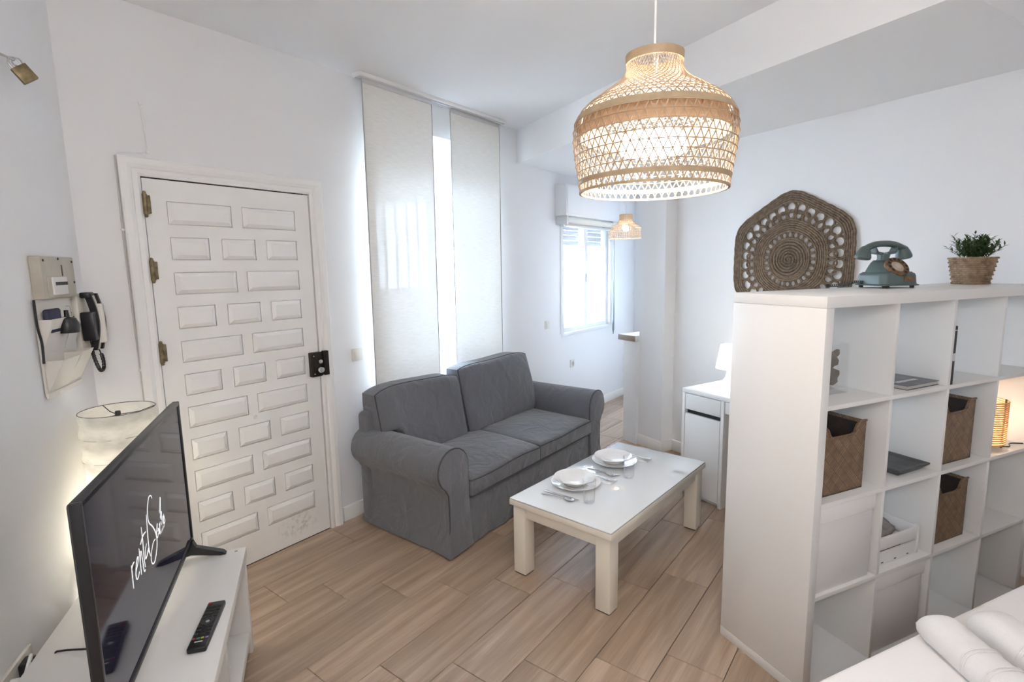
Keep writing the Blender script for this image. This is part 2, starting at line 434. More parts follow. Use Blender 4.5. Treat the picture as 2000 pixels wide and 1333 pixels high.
# ---- back wall (door and windows), 0.4 m thick
def wall_with_holes(b, x0, x1, z0, z1, y0, y1, holes):
    xs = sorted({x0, x1, *[h[0] for h in holes], *[h[1] for h in holes]})
    zs = sorted({z0, z1, *[h[2] for h in holes], *[h[3] for h in holes]})
    idx = {}
    def solid(i, k):
        if i < 0 or k < 0 or i >= len(xs) - 1 or k >= len(zs) - 1: return False
        cx, cz = (xs[i] + xs[i + 1]) / 2, (zs[k] + zs[k + 1]) / 2
        return not any(h[0] < cx < h[1] and h[2] < cz < h[3] for h in holes)
    for i in range(len(xs) - 1):
        for k in range(len(zs) - 1):
            if not solid(i, k): continue
            a, c, d, e = xs[i], xs[i + 1], zs[k], zs[k + 1]
            b.add([(a, y0, d), (c, y0, d), (c, y0, e), (a, y0, e)], [(0, 1, 2, 3)])
            b.add([(a, y1, d), (c, y1, d), (c, y1, e), (a, y1, e)], [(3, 2, 1, 0)])
            if not solid(i - 1, k): b.add([(a, y0, d), (a, y1, d), (a, y1, e), (a, y0, e)], [(0, 1, 2, 3)])
            if not solid(i + 1, k): b.add([(c, y0, d), (c, y1, d), (c, y1, e), (c, y0, e)], [(3, 2, 1, 0)])
            if not solid(i, k - 1): b.add([(a, y0, d), (c, y0, d), (c, y1, d), (a, y1, d)], [(3, 2, 1, 0)])
            if not solid(i, k + 1): b.add([(a, y0, e), (c, y0, e), (c, y1, e), (a, y1, e)], [(0, 1, 2, 3)])
W1 = (0.48, 1.67, 0.40, 2.51)     # tall window behind the curtain panels
W2 = (2.74, 3.75, 0.91, 2.04)     # kitchen window
wb = B(); wall_with_holes(wb, -1.9, 5.9, -0.012, 2.85, 0.0, 0.40, [(-0.826, 0.012, -0.02, 2.018), W1, W2])
struct('wall_back', wb, WALL, FD, label='white plastered wall with the entrance door and the two windows', cat='wall')
wl = B(); wl.box(-1.25, -0.899, -2.2, 2.90, -0.012, 2.85)
struct('wall_left', wl, WALL, FL, label='white plastered wall behind the television', cat='wall')
wr = B(); wr.box(3.44, 3.75, -3.2, 3.10, -0.012, 2.85)
struct('wall_right', wr, WALL, FR, label='white plastered wall behind the shelf and the desk', cat='wall')
wn = B(); wn.box(-3.0, 6.0, -1.25, -0.95, -0.012, 2.85)
struct('wall_near', wn, WALL, FW, label='white wall behind the viewer', cat='wall')
wk = B(); wk.box(4.75, 5.0, 2.8, 8.0, -0.012, 2.85); wk.box(3.75, 4.8, 2.8, 3.0, -0.012, 2.85)
struct('wall_kitchen', wk, WALL, FR, label='white wall of the kitchen beyond the pillar', cat='wall')
cl = B(); cl.box(-4.5, 7.5, -2.5, 9.5, CEIL, 2.87)
struct('ceiling', cl, CEILM, FW, label='white ceiling of the room', cat='ceiling')
C0 = Vector((1.545, 1.895, 0)); bd = Vector((-0.4697, 0.8828, 0)); rd = Vector((0.859, 0.511, 0))
P1 = C0 + bd * 3.42; P2 = FD.p(5.8, 0.3); P3 = FR.p(5.0, 4.0); P4 = C0 + rd * 3.5
sf = B(); sf.prism([(p.x, p.y) for p in (C0, P4, P3, P2, P1)], SOFF, CEIL + 0.03)
struct('ceiling_soffit', sf, CEILM, FW, label='lowered white ceiling box over the kitchen and the desk', cat='ceiling')
pl = B(); pl.box(3.31, 3.75, 3.008, 3.28, -0.012, SOFF + 0.01)
struct('pillar', pl, WALL, FR, label='white square pillar between the desk and the kitchen', cat='pillar')
lw = B(); lw.box(3.285, 3.6, 3.279, 3.44, -0.012, 0.925)
struct('wall_low', lw, WALL, FR, label='low white wall carrying the kitchen counter', cat='wall')
# baseboards
def skirting(name, fr, x0, x1, y0, y1, h=0.095):
    b = B(); b.box(x0, x1, y0, y1, 0.0005, h, 0.004); return struct(name, b, TRIM, fr)
skirting('baseboard_back', FD, 0.10, 5.6, -0.014, 0.0)
skirting('baseboard_corner', FD, -1.06, -0.90, -0.014, 0.0)
skirting('baseboard_left', FL, -0.899, -0.885, -0.9, 2.70)
skirting('baseboard_right', FR, 3.426, 3.44, 0.2, 3.008)
skirting('baseboard_pillar', FR, 3.296, 3.31, 2.994, 3.28)
skirting('baseboard_pillar_side', FR, 3.310, 3.426, 2.994, 3.008)

# ---- window 1: deep reveal, white frame, glazing, street bars
def sash_window(name, label, x0, x1, z0, z1, y, fw, mulls, rails, bars_y, bar_ts, bar_z, hand=None, rail_zs=()):
    o = struct(name, None, None, FD, label=label, cat='window', empty=True)
    def P(nm, *a, bev=0.004): b = B(); b.box(*a, bev); return part(nm, b, PVC, o)
    d = 0.06
    P('window_frame', x0, x0 + fw, y, y + d, z0, z1); P('window_frame', x1 - fw, x1, y, y + d, z0, z1)
    P('window_frame', x0 + fw, x1 - fw, y, y + d, z0, z0 + fw); P('window_frame', x0 + fw, x1 - fw, y, y + d, z1 - fw, z1)
    for m in mulls: P('mullion', m - 0.032, m + 0.032, y - 0.008, y + d, z0 + fw, z1 - fw)
    for r in rails: P('rail', x0 + fw, x1 - fw, y - 0.004, y + d, r - 0.055, r + 0.055)
    xs = [x0 + fw] + [q for m in mulls for q in (m - .032, m + .032)] + [x1 - fw]
    zs = [z0 + fw] + [q for r in rails for q in (r - .055, r + .055)] + [z1 - fw]
    for i in range(0, len(xs), 2):
        for k in range(0, len(zs), 2):
            b = B(); b.box(xs[i], xs[i + 1], y + .028, y + .032, zs[k], zs[k + 1]); part('pane', b, PANE, o)
    return o
WIN1 = sash_window('window_1', 'tall white window with two sashes behind the curtain panels', W1[0], W1[1], W1[2], 2.24, 0.33, 0.055, [1.335], [0.99], 0, [], None)
b = B(); b.box(W1[0], W1[1], 0.29, 0.39, 2.24, W1[3], 0.004); part('shutter_box', b, PVC, WIN1)
b = B(); b.box(W1[0] + .03, W1[0] + .55, .322, .33, .45, .452); 
b = B(); b.cyl((1.335, .322, 1.32), .009, .09, 12); b.box(1.326, 1.344, .305, .325, 1.36, 1.38, .003); part('handle', b, CHROME, WIN1)
WIN2 = sash_window('window_2', 'small white kitchen window with two sashes', W2[0], W2[1], W2[2], W2[3], 0.03, 0.05, [3.25], [], 0, [], None)
b = B(); b.box(W2[0] - .03, W2[1] + .03, -.012, 0.035, W2[2] - .03, W2[2] + .006, .004); part('window_sill', b, PVC, WIN2)
b = B(); b.box(W2[0] - .05, W2[0] + .004, -.012, .02, W2[2], 2.06, .004); part('architrave', b, PVC, WIN2)
b = B(); b.box(W2[1] - .004, W2[1] + .05, -.012, .02, W2[2], 2.06, .004); part('architrave', b, PVC, WIN2)
for s in (0, 1):
    for k in range(4):
        b = B(); b.box(W2[0] + .06 + s * .5, W2[0] + .45 + s * .5, .075, .085, 1.80 + k * .05, 1.846 + k * .05, .003)
        part('shutter_slat', b, PVC, WIN2)
b = B(); b.box(3.245, 3.262, .0, .03, 1.42, 1.50, .004); part('handle', b, CHROME, WIN2)
# bars on the street side
IRON = mat('pale_painted_iron', (0.20, 0.22, 0.25), 0.5)
def grille(name, label, x0, x1, z0, z1, y, n, rails):
    o = thing(name, FD, (x0 + x1) / 2, y, z0, label, 'window grille')
    w = (x1 - x0) / 2
    for i in range(n):
        b = B(); x = -w + 2 * w * (i + .5) / n; b.cyl((x, 0, 0), .009, z1 - z0, 8); part('bar', b, IRON, o)
    for r in rails:
        b = B(); b.box(-w, w, -.012, .012, r - z0 - .004, r - z0 + .004); part('cross_bar', b, IRON, o)
    return o
grille('window_grille', 'vertical iron bars outside the tall window behind the curtains', 0.45, 1.95, 0.36, 2.5, 0.52, 13, [.5, 1.75, 2.3])
grille('window_grille', 'vertical iron bars outside the small kitchen window', 2.7, 4.2, .85, 2.1, 0.50, 12, [1.42])
# street: pale ground and the pale wall across it
st = B(); st.box(-4, 14, 0.45, 9, -0.35, -0.05)
struct('street_ground', st, mat('pale_street_paving', (0.55, 0.55, 0.54), 0.8, bump=.2, bscale=20), FD, label='pale paved street outside the windows', cat='ground')
sw = B(); sw.box(-4, 14, 4.6, 5.0, -0.3, 1.25)
struct('wall_street', sw, mat('street_whitewash', (0.78, 0.78, 0.77), 0.85, bump=.2, bscale=20), FD, label='whitewashed wall across the street', cat='wall')
hr = thing('stair_railing', FD, 6.6, 2.4, -0.05, 'grey metal stair railing outside the kitchen window', 'railing')
for i in range(7):
    b = B(); b.cyl((i * .2, 0, i * .11), .012, 1.0, 8); part('baluster', b, IRON, hr)
b = B(); b.tube([(-.05, 0, .98), (1.3, 0, 1.72)], .018, 8); part('handrail', b, IRON, hr)

# ---- entrance door
door = struct('door_1', None, None, FD, label='white panelled entrance door with brass hinges and a dark rim lock', cat='door', empty=True)
rows_z = [1.908 - 0.1628 * i for i in range(11)]
PANELS = []
for i, zt in enumerate(rows_z):
    for a, c in ([(-0.722, -0.432), (-0.380, -0.088)] if i % 2 == 0 else [(-0.722, -0.551), (-0.493, -0.322), (-0.264, -0.088)]): PANELS.append((a, c, zt - 0.106, zt))
b = B(); b.box(-0.812, -0.002, 0.006, 0.045, 0.006, 2.002); wall_with_holes(b, -0.812, -0.002, 0.006, 2.002, -0.006, 0.006, PANELS); part('door_leaf', b, DOORL, door)
b = B(); b.box(-0.85, 0.04, 0.06, 0.10, -0.01, 2.04); part('door_light_block', b, mat('dark_joint', (0.05, 0.045, 0.04), 0.9), door)  # added dark board, stops sky light leaking through the gap round the leaf
def raised_panel(w, h):
    b = B()
    r = lambda d, y: [(d, y, d), (w - d, y, d), (w - d, y, h - d), (d, y, h - d)]
    b.loft([r(.0035, 0.006), r(.0035, -0.004), r(.006, -0.0055), r(.022, -.016), r(.025, -.0165)]); return b.mesh('panel', 12)
pm = {}
for a, c, z0, z1 in PANELS:
    w = round(c - a, 3)
    if w not in pm: pm[w] = raised_panel(w, 0.106)
    link('panel', pm[w], DOORM, door, (a, 0.0, z0))
def casing_profile(w): return [(0, 0.006), (0, -0.014), (.012, -.018), (.03, -.014), (.036, -.020), (.05, -.026), (w - .006, -.026), (w, -.020), (w, 0.006)]
def casing(name, z1, x, flip):
    b = B(); pr = casing_profile(0.08)
    s = -1 if flip else 1
    b.loft([[(x + s * a, y, 0.0) for a, y in pr], [(x + s * a, y, z1 + (a if True else 0)) for a, y in pr]]); return part(name, b, TRIM, door, angle=20)
casing('casing', 2.008, 0.004, False); casing('casing', 2.008, -0.818, True)
b = B(); pr = casing_profile(0.08)
b.loft([[(-0.818 - a, y, 2.008 + a) for a, y in pr], [(0.004 + a, y, 2.008 + a) for a, y in pr]]); part('casing', b, TRIM, door, angle=20)
for z in (1.886, 1.592, 1.211, 0.30):
    b = B(); b.cyl((-0.812, -0.020, z - .045), .010, .09, 12); b.sphere((-.812, -.020, z + .05), .008, 10); b.sphere((-.812, -.020, z - .05), .008, 10)
    b.box(-.812, -.790, -.020, -.004, z - .04, z + .04, .001); part('hinge', b, BRASS, door)
lk = part('lock', B().box(-.066, .006, -.034, .004, .965, 1.108, .004), mat('dark_bronze_lock', (0.035, 0.028, 0.024), 0.4, metal=.4, var=.4, vscale=40), door)
part('strike_plate', B().box(.010, .042, -.046, -.018, .968, 1.112, .003), mat('dark_bronze_lock', (0, 0, 0)), lk)
b = B(); b.lathe([(.0, -.058), (.012, -.056), (.0135, -.048), (.0135, -.03)], 24, (-.019, 0, 1.055), 'y'); b.v = [(v[0], v[1], v[2]) for v in b.v]
part('cylinder', b, CHROME, lk)
b = B(); b.lathe([(.0, -.072), (.015, -.070), (.019, -.062), (.019, -.05), (.012, -.04), (.012, -.03)], 24, (-.022, 0, 1.008), 'y'); part('turn_knob', b, CHROME, lk)
for x, z in ((-.05, 1.088), (-.05, .982)):
    b = B(); b.lathe([(0, -.038), (.004, -.037), (.005, -.033)], 12, (x, 0, z), 'y'); part('screw', b, CHROME, lk)
b = B(); b.lathe([(0, -.005), (.006, -.006), (.009, -.003), (.0095, .006)], 16, (-.412, 0, 1.452), 'y'); part('peephole', b, mat('dark_bronze_lock', (0, 0, 0)), door)
b = B(); b.lathe([(0, -.016), (.008, -.014), (.010, -.008), (.006, 0), (.012, .005)], 16, (-.40, 0, .805), 'y'); part('knob', b, DOORM, door)
b = B(); b.box(-.81, -.004, -.004, .05, -.004, .006, .002); part('threshold', b, mat('dark_joint', (0, 0, 0)), door)

# cable tacked round the door casing
b = B(); b.tube([(-.902, -.006, 2.085), (-.905, -.006, 1.75), (-.903, -.006, 1.42), (-.898, -.006, 1.13), (-.899, -.006, .6), (-.9, -.006, .1)], .0035, 6)
wc = thing('door_cable', FD, 0, 0, 0, 'thin pale cable tacked up the hinge side of the door frame', 'cable')
CABW = mat('painted_cable', (0.55, 0.53, 0.50), 0.6)
part('cable', b, CABW, wc)
b = B(); b.tube([(-.902, -.006, 2.085), (-.88, -.006, 2.102), (-.80, -.006, 2.108), (-.775, -.006, 2.13), (-.778, -.006, 2.22), (-.785, -.006, 2.32)], .0035, 6); part('cable', b, mat('white_wall_paint', (0, 0, 0)), wc)
for x, z in ((-.904, 1.77), (-.898, 1.145), (-.785, 2.322), (-.776, 2.115)):
    part('clip', B().box(x - .007, x + .007, -.012, 0, z - .005, z + .005, .002), TRIM, wc)

# switches and socket on the back wall
SWM = mat('ivory_switch', (0.72, 0.69, 0.64), 0.4)
def switch(x, z, label, round_=False):
    t = thing('light_switch' if not round_ else 'wall_socket', FD, x, 0, z, label, 'switch' if not round_ else 'socket')
    part('plate', B().box(-.04, .04, -.009, 0, -.04, .04, .004), SWM, t)
    if round_:
        part('outlet', B().lathe([(0, -.004), (.016, -.004), (.019, -.011), (.021, -.009)], 20, (0, 0, 0), 'y'), mat('grey_outlet', (.3, .3, .31), .5), t)
    else: part('rocker', B().box(-.024, .024, -.014, -.008, -.026, .026, .003), SWM, t)
switch(.272, 1.05, 'ivory light switch on the wall between door frame and curtain')
switch(2.448, 1.03, 'ivory light switch on the wall left of the kitchen window')
switch(2.915, .583, 'small white wall socket low on the wall under the kitchen window', True)

# portals guide daylight sampling in the two window openings
def portal(name, x0, x1, z0, z1, y):
    l = bpy.data.lights.new(name, 'AREA'); l.shape = 'RECTANGLE'; l.size = x1 - x0; l.size_y = z1 - z0; l.cycles.is_portal = True
    o = bpy.data.objects.new(name, l); COL.objects.link(o)
    o.location = FD.p((x0 + x1) / 2, y, (z0 + z1) / 2); o.rotation_euler = (pi / 2, 0, FD.yaw + pi)
    o.rotation_euler = (-pi / 2, 0, FD.yaw)
portal('window_portal', W1[0], W1[1], W1[2], W1[3], 0.45)
portal('kitchen_window_portal', W2[0], W2[1], W2[2], W2[3], 0.45)
# =================================================================== CURTAINS
CURT = cloth_sheer('sheer_linen_panel', (0.80, 0.78, 0.74), 0.004, 0.058)
RAILM = mat('satin_rail', (0.62, 0.62, 0.62), 0.35, metal=.3)
rail = thing('curtain_rail', FD, 1.03, -0.075, CEIL, 'white ceiling rail carrying the two curtain panels', 'curtain rail')
part('track', B().box(-.70, .68, -.035, .035, -.022, 0, .003), TRIM, rail)
part('slot', B().box(-.70, .68, -.022, -.012, -.030, -.018), RAILM, rail); part('slot', B().box(-.70, .68, .012, .022, -.030, -.018), RAILM, rail)
part('end_cap', B().box(-.706, -.698, -.037, .037, -.026, 0, .003), TRIM, rail); part('end_cap', B().box(.678, .686, -.037, .037, -.026, 0, .003), TRIM, rail)
def panel_curtain(x0, x1, off, zt, zb, label, lean=0.0):
    t = thing('panel_curtain', FD, x0, -off, 0, label, 'curtain', group='sheer panel curtains at the tall window')
    w = x1 - x0; b = B(); nx, nz = 12, 24; v = []; f = []
    for k in range(nz + 1):
        for i in range(nx + 1):
            z = zt + (zb - zt) * k / nz
            v.append((w * i / nx + lean * (zt - z), .003 * math.sin(i * .9 + k * .25) * min(1, k / 6), z))
    for k in range(nz):
        for i in range(nx): a = k * (nx + 1) + i; f.append((a, a + 1, a + nx + 2, a + nx + 1))
    b.add(v, f); part('fabric', b, CURT, t)
    part('top_batten', B().box(0, w, -.006, .006, zt - .008, zt + .02, .002), RAILM, t)
    for s in (0, w):
        b = B(); b.tube([(s, 0, zt), (s + lean * (zt - zb), 0, zb)], .0035, 6); part('side_hem', b, mat('linen_hem', (.42, .41, .39), .9), t)
panel_curtain(.355, .925, .085, 2.69, .74, 'sheer off-white curtain panel nearer the entrance door', -.006)
panel_curtain(1.13, 1.69, .062, 2.69, .74, 'sheer off-white curtain panel nearer the kitchen', -.006)

# kitchen window: blind cassette, rolled blind, wand
kb = thing('roller_shutter_box', FD, 3.13, 0, 2.06, 'white roller shutter box above the kitchen window', 'shutter box')
part('box', B().box(-.53, .62, -.13, 0, .0, .29, .005), PVC, kb); part('lid', B().box(-.51, .60, -.135, -.128, .02, .27, .003), PVC, kb)
bl = thing('rolled_blind', FD, 3.10, -.10, 2.0, 'pale woven blind rolled up under the shutter box', 'blind')
b = B(); b.lathe([(.032, -.46), (.034, 0), (.032, .46)], 20, (0, 0, .02), 'x'); part('roll', b, mat('pale_woven_blind', (.66, .66, .62), .8, bump=.4, bscale=200), bl)
part('bottom_bar', B().box(-.46, .46, -.012, .012, -.045, -.02, .003), RAILM, bl); part('bracket', B().box(-.485, -.46, -.03, .10, -.02, .06, .003), RAILM, bl)
part('bracket', B().box(.46, .485, -.03, .10, -.02, .06, .003), RAILM, bl)
b = B(); b.tube([(0, 0, 1.14), (.0, 0, .6), (.0, 0, .28), (0, 0, .06), (0, 0, .0)], [.003, .005, .011, .012, .004], 10)
solo('blind_wand', b, mat('grey_wand', (.16, .18, .20), .5), FD, 3.74, -.06, .80, 'dark grey tapered blind wand hanging right of the kitchen window', 'wand')

# =================================================================== SOFA
sofa = thing('sofa', FD, 1.045, -0.46, 0, 'grey slipcovered two-seat sofa with rolled arms and loose cushions', 'sofa')
def so(t, off): return (t - 1.045, 0.46 - off)      # D coordinates -> sofa local
def arm(mirror, name='arm'):
    c, r = 0.228, 0.116
    prof = [(.345, .02), (.345, .30), (.345, .46)]
    for k in range(0, 15):
        a = math.radians(-5 + k * 17.2); prof.append((c + r * math.cos(a), .497 + r * math.sin(a)))
    prof += [(.185, .36), (.190, .28), (.190, .16), (.180, .06), (.172, .012)]
    if mirror: prof = [(2.09 - a, z) for a, z in prof]
    b = B(); offs = [.10, .13, .30, .45, .60, .75, .845, .858, .862]
    cx = sum(p[0] for p in prof) / len(prof)
    rings = []
    for j, o in enumerate(offs):
        sc = {8: .955, 7: .985, 0: .97}.get(j, 1.0)
        ring = []
        for (t, z) in prof:
            zz = z if z < .05 else .3 + (z - .3) * (sc if j >= 7 else 1)
            tt = cx + (t - cx) * sc
            wav = .006 * math.sin(o * 21 + (3 if mirror else 0)) * max(0, (.30 - z) / .3)
            hem = max(0, (.10 - z) / .10) * (1 if j >= 6 else .35)
            sgn = 1 if t > cx else -1
            x, y = so(tt + wav + sgn * .010 * hem * (1 + .6 * math.sin(j * 2.1)), o + (.020 * hem if j >= 6 else 0)); ring.append((x, y, zz))
        rings.append(ring)
    b.loft(rings); part(name, b, FABRIC, sofa, angle=60)
    pts = [(*so(cx + (t - cx) * 1.0, .853), z) for t, z in prof if z > .03]
    b = B(); b.tube(pts, .0045, 6); part('piping', b, PIPING, sofa)
arm(False); arm(True)
# seat base with the front skirt
def ring_base(z, grow, wav):
    pts = []; x0, x1, o0, o1 = .335, 1.755, .12, .842
    n = 46
    for i in range(n + 1): t = x0 + (x1 - x0) * i / n; pts.append((*so(t, o1 + grow + wav * math.sin(i * .8) + wav * .6 * math.sin(i * 1.9)), z))
    pts.append((*so(x1, o0), z)); pts.append((*so(x0, o0), z)); return pts
b = B(); b.loft([ring_base(.012, .012, .006), ring_base(.05, .010, .005), ring_base(.15, .004, .002), ring_base(.26, 0, 0), ring_base(.285, -.015, 0)])
part('seat_base', b, FABRIC, sofa, angle=50)
b = B(); x0, x1 = so(.17, 0)[0], so(1.78, 0)[0]
b.box(x0, x1, so(0, .20)[1], so(0, .095)[1], .02, .72, .035, 4); part('back_frame', b, FABRIC, sofa)

def pillow(pos, nx, ny, p=6.0):
    """closed cushion: pos(s,r,side,e) -> point, side -1/+1, e = edge fall-off 0..1"""
    b = B(); v = []; f = []
    def e(s, r):
        a = (1 - abs(2 * s - 1) ** p) * (1 - abs(2 * r - 1) ** p)
        return max(a, 0) ** 0.42
    def gs(i, n): return .5 - .5 * math.cos(pi * i / n)
    for side in (-1, 1):
        for j in range(ny + 1):
            for i in range(nx + 1):
                s, r = gs(i, nx), gs(j, ny); v.append(pos(s, r, side, e(s, r)))
    n1 = (nx + 1) * (ny + 1)
    for j in range(ny):
        for i in range(nx):
            a = j * (nx + 1) + i
            f.append((a, a + nx + 1, a + nx + 2, a + 1)); f.append((a + n1, a + 1 + n1, a + nx + 2 + n1, a + nx + 1 + n1))
    edge = [i for i in range(nx + 1)] + [(j + 1) * (nx + 1) - 1 for j in range(1, ny + 1)] + [ny * (nx + 1) + i for i in range(nx - 1, -1, -1)] + [j * (nx + 1) for j in range(ny - 1, 0, -1)]
    for k in range(len(edge)):
        a, c = edge[k], edge[(k + 1) % len(edge)]; f.append((a, c, c + n1, a + n1))
    return b.add(v, f), [v[k + n1] for k in edge], [v[k] for k in edge]
def seat_cushion(t0, t1, ph):
    def pos(s, r, side, e):
        t = t0 + (t1 - t0) * s; o = .30 + (.868 - .30) * r
        crown = .022 * math.sin(pi * s) * math.sin(pi * min(1, r * 1.05))
        dent = .006 * math.sin(7 * s + ph) * math.sin(5 * r + ph)
        z = .352 + side * (.052 + .022 * e) + (crown + dent if side > 0 else 0) - (.012 * (r ** 4) if side > 0 else 0)
        x, y = so(t, o); return (x, y, z)
    b, top, bot = pillow(pos, 26, 22, 14)
    c = part('seat_cushion', b, FABRIC, sofa, angle=70)
    for loop in (top, bot):
        q = B(); q.tube(loop, .004, 6, True); part('piping', q, PIPING, c)
seat_cushion(.352, 1.042, 0); seat_cushion(1.048, 1.738, 2)
def back_cushion(t0, t1, arm_side, ph, top=.855):
    def zb(t):
        k = (t - .348) if arm_side < 0 else (1.742 - t)
        sm = 1 / (1 + math.exp(max(-8, min(8, k * 110)))); return .415 + .190 * sm
    def pos(s, r, side, e):
        t = t0 + (t1 - t0) * s
        rd = .030 * (abs(2 * s - 1) ** 5)
        zt = top - rd + .006 * math.sin(6 * s + ph)
        z = zb(t) + (zt - zb(t)) * r
        c = .250 - .10 * (z - .42) / .45          # leans back
        th = .070 + .052 * e * (1 - .35 * r) + .010 * math.sin(5 * s + 3 * r + ph) * e
        x, y = so(t, c + th if side > 0 else max(c - th, .108)); return (x, y, z)
    b, fr, bk = pillow(pos, 30, 24, 10)
    c = part('back_cushion', b, FABRIC, sofa, angle=75)
    q = B(); q.tube(fr, .0045, 6, True); part('piping', q, PIPING, c)
back_cushion(.215, .925, -1, 0); back_cushion(.955, 1.78, 1, 2.4, .885)

# =================================================================== COFFEE TABLE
TL, TW, TH = 1.106, .595, .41
tab = thing('coffee_table', FT, 0, 0, 0, 'low white coffee table with square legs and a white glass top', 'table')
WARMWHITE = mat('warm_lit_white_lacquer', (0.80, 0.75, 0.66), 0.3)  # white lacquer with the warm tint of the lighting put into its colour
GTOP = mat('white_back_painted_glass', (0.78, 0.80, 0.81), 0.03, coat=1.0, spec=0.8)
part('table_top', B().box(0, TL, 0, TW, TH - .036, TH - .006, .003), WARMWHITE, tab)
part('glass_sheet', B().box(.002, TL - .002, .002, TW - .002, TH - .006, TH, .0015), GTOP, tab)
part('glass_edge', B().box(.001, TL - .001, .001, TW - .001, TH - .0063, TH - .0052), mat('glass_edge_grey', (.22, .25, .27), .2), tab)
e, lg = .014, .076
for x in (e, TL - e - lg):
    for y in (e, TW - e - lg): 
        lgo = part('leg', B().box(x, x + lg, y, y + lg, .006, TH - .036, .003), WARMWHITE, tab)
        part('foot_pad', B().box(x + .004, x + lg - .004, y + .004, y + lg - .004, 0, .007), DARKG, lgo)
part('apron', B().box(e + lg, TL - e - lg, e + .012, e + .03, TH - .098, TH - .036, .002), WARMWHITE, tab)
part('apron', B().box(e + lg, TL - e - lg, TW - e - .03, TW - e - .012, TH - .098, TH - .036, .002), WARMWHITE, tab)
part('apron', B().box(e + .012, e + .03, e + lg, TW - e - lg, TH - .098, TH - .036, .002), WARMWHITE, tab)
part('apron', B().box(TL - e - .03, TL - e - .012, e + lg, TW - e - lg, TH - .098, TH - .036, .002), WARMWHITE, tab)

def lathe_shell(prof, n=48): return B().lathe(prof, n, caps=False)
plate_b = lathe_shell([(0, .003), (.072, .003), (.076, .0), (.082, .002), (.118, .016), (.132, .021), (.1325, .0235), (.118, .0195), (.083, .007), (.0, .0065)])
bowl_b = lathe_shell([(0, .003), (.050, .003), (.054, 0), (.060, .003), (.088, .026), (.110, .038), (.1105, .0405), (.100, .0375), (.082, .028), (.055, .009), (0, .0075)])
glass_b = lathe_shell([(0, .0), (.026, .0), (.028, .003), (.0335, .118), (.0335, .1195), (.0318, .1195), (.0318, .118), (.0262, .008), (0, .0075)], 36)
def ellipse(cx, cy, a, bb, n=20): return [(cx + a * math.cos(2 * pi * k / n), cy + bb * math.sin(2 * pi * k / n)) for k in range(n)]
def spoon():
    b = B(); rings = []
    for x, w, z, h in ((0, .004, .002, .0015), (.01, .007, .003, .0018), (.06, .005, .006, .0018), (.105, .0032, .007, .002), (.128, .0035, .0055, .0018), (.135, .007, .005, .0012), (.147, .0165, .0035, .001), (.163, .0195, .0028, .001), (.178, .016, .0035, .001), (.187, .008, .005, .001), (.190, .0015, .0056, .001)):
        ring = []
        for k in range(12):
            a = 2 * pi * k / 12; dish = .0045 * (abs(math.cos(a)) ** 2) if x > .13 else 0
            ring.append((x, w * math.cos(a), z + h * math.sin(a) + dish))
        rings.append(ring)
    return b.loft(rings)
def knife():
    b = B(); rings = []
    for x, w, o, z, h in ((0, .004, 0, .003, .002), (.005, .0085, 0, .003, .0025), (.09, .006, 0, .003, .0025), (.10, .007, 0, .003, .0015), (.12, .0095, .001, .003, .0009), (.18, .0095, .001, .003, .0007), (.20, .006, .004, .003, .0006), (.208, .001, .008, .003, .0005)):
        rings.append([(x, o + w * math.cos(2 * pi * k / 10), z + h * math.sin(2 * pi * k / 10)) for k in range(10)])
    return b.loft(rings)
def fork():
    b = B(); rings = []
    for x, w, z in ((0, .004, .003), (.008, .007, .003), (.09, .0035, .006), (.12, .0035, .005), (.132, .011, .004), (.142, .012, .0038)):
        rings.append([(x, w * math.cos(2 * pi * k / 10), z + .0014 * math.sin(2 * pi * k / 10)) for k in range(10)])
    b.loft(rings)
    for y in (-.0098, -.0033, .0033, .0098): b.tube([(.138, y, .0038), (.165, y, .0036), (.188, y * .95, .0055)], [.0017, .0016, .0008], 6)
    return b
plate_me, bowl_me, glass_me = plate_b.mesh('plate'), bowl_b.mesh('bowl'), glass_b.mesh('glass')
spoon_me, knife_me, fork_me = spoon().mesh('spoon'), knife().mesh('knife'), fork().mesh('fork')
NAP = mat('white_paper_napkin', (.82, .82, .83), .9, bump=.3, bscale=80)
def tw(name, me, m, x, y, z, rz, label, cat, group):
    o = link(name, me, m); o.location = FT.p(x, y, z); o.rotation_euler = (0, 0, FT.yaw + rz)
    o['label'] = label; o['category'] = cat; o['group'] = group; return o
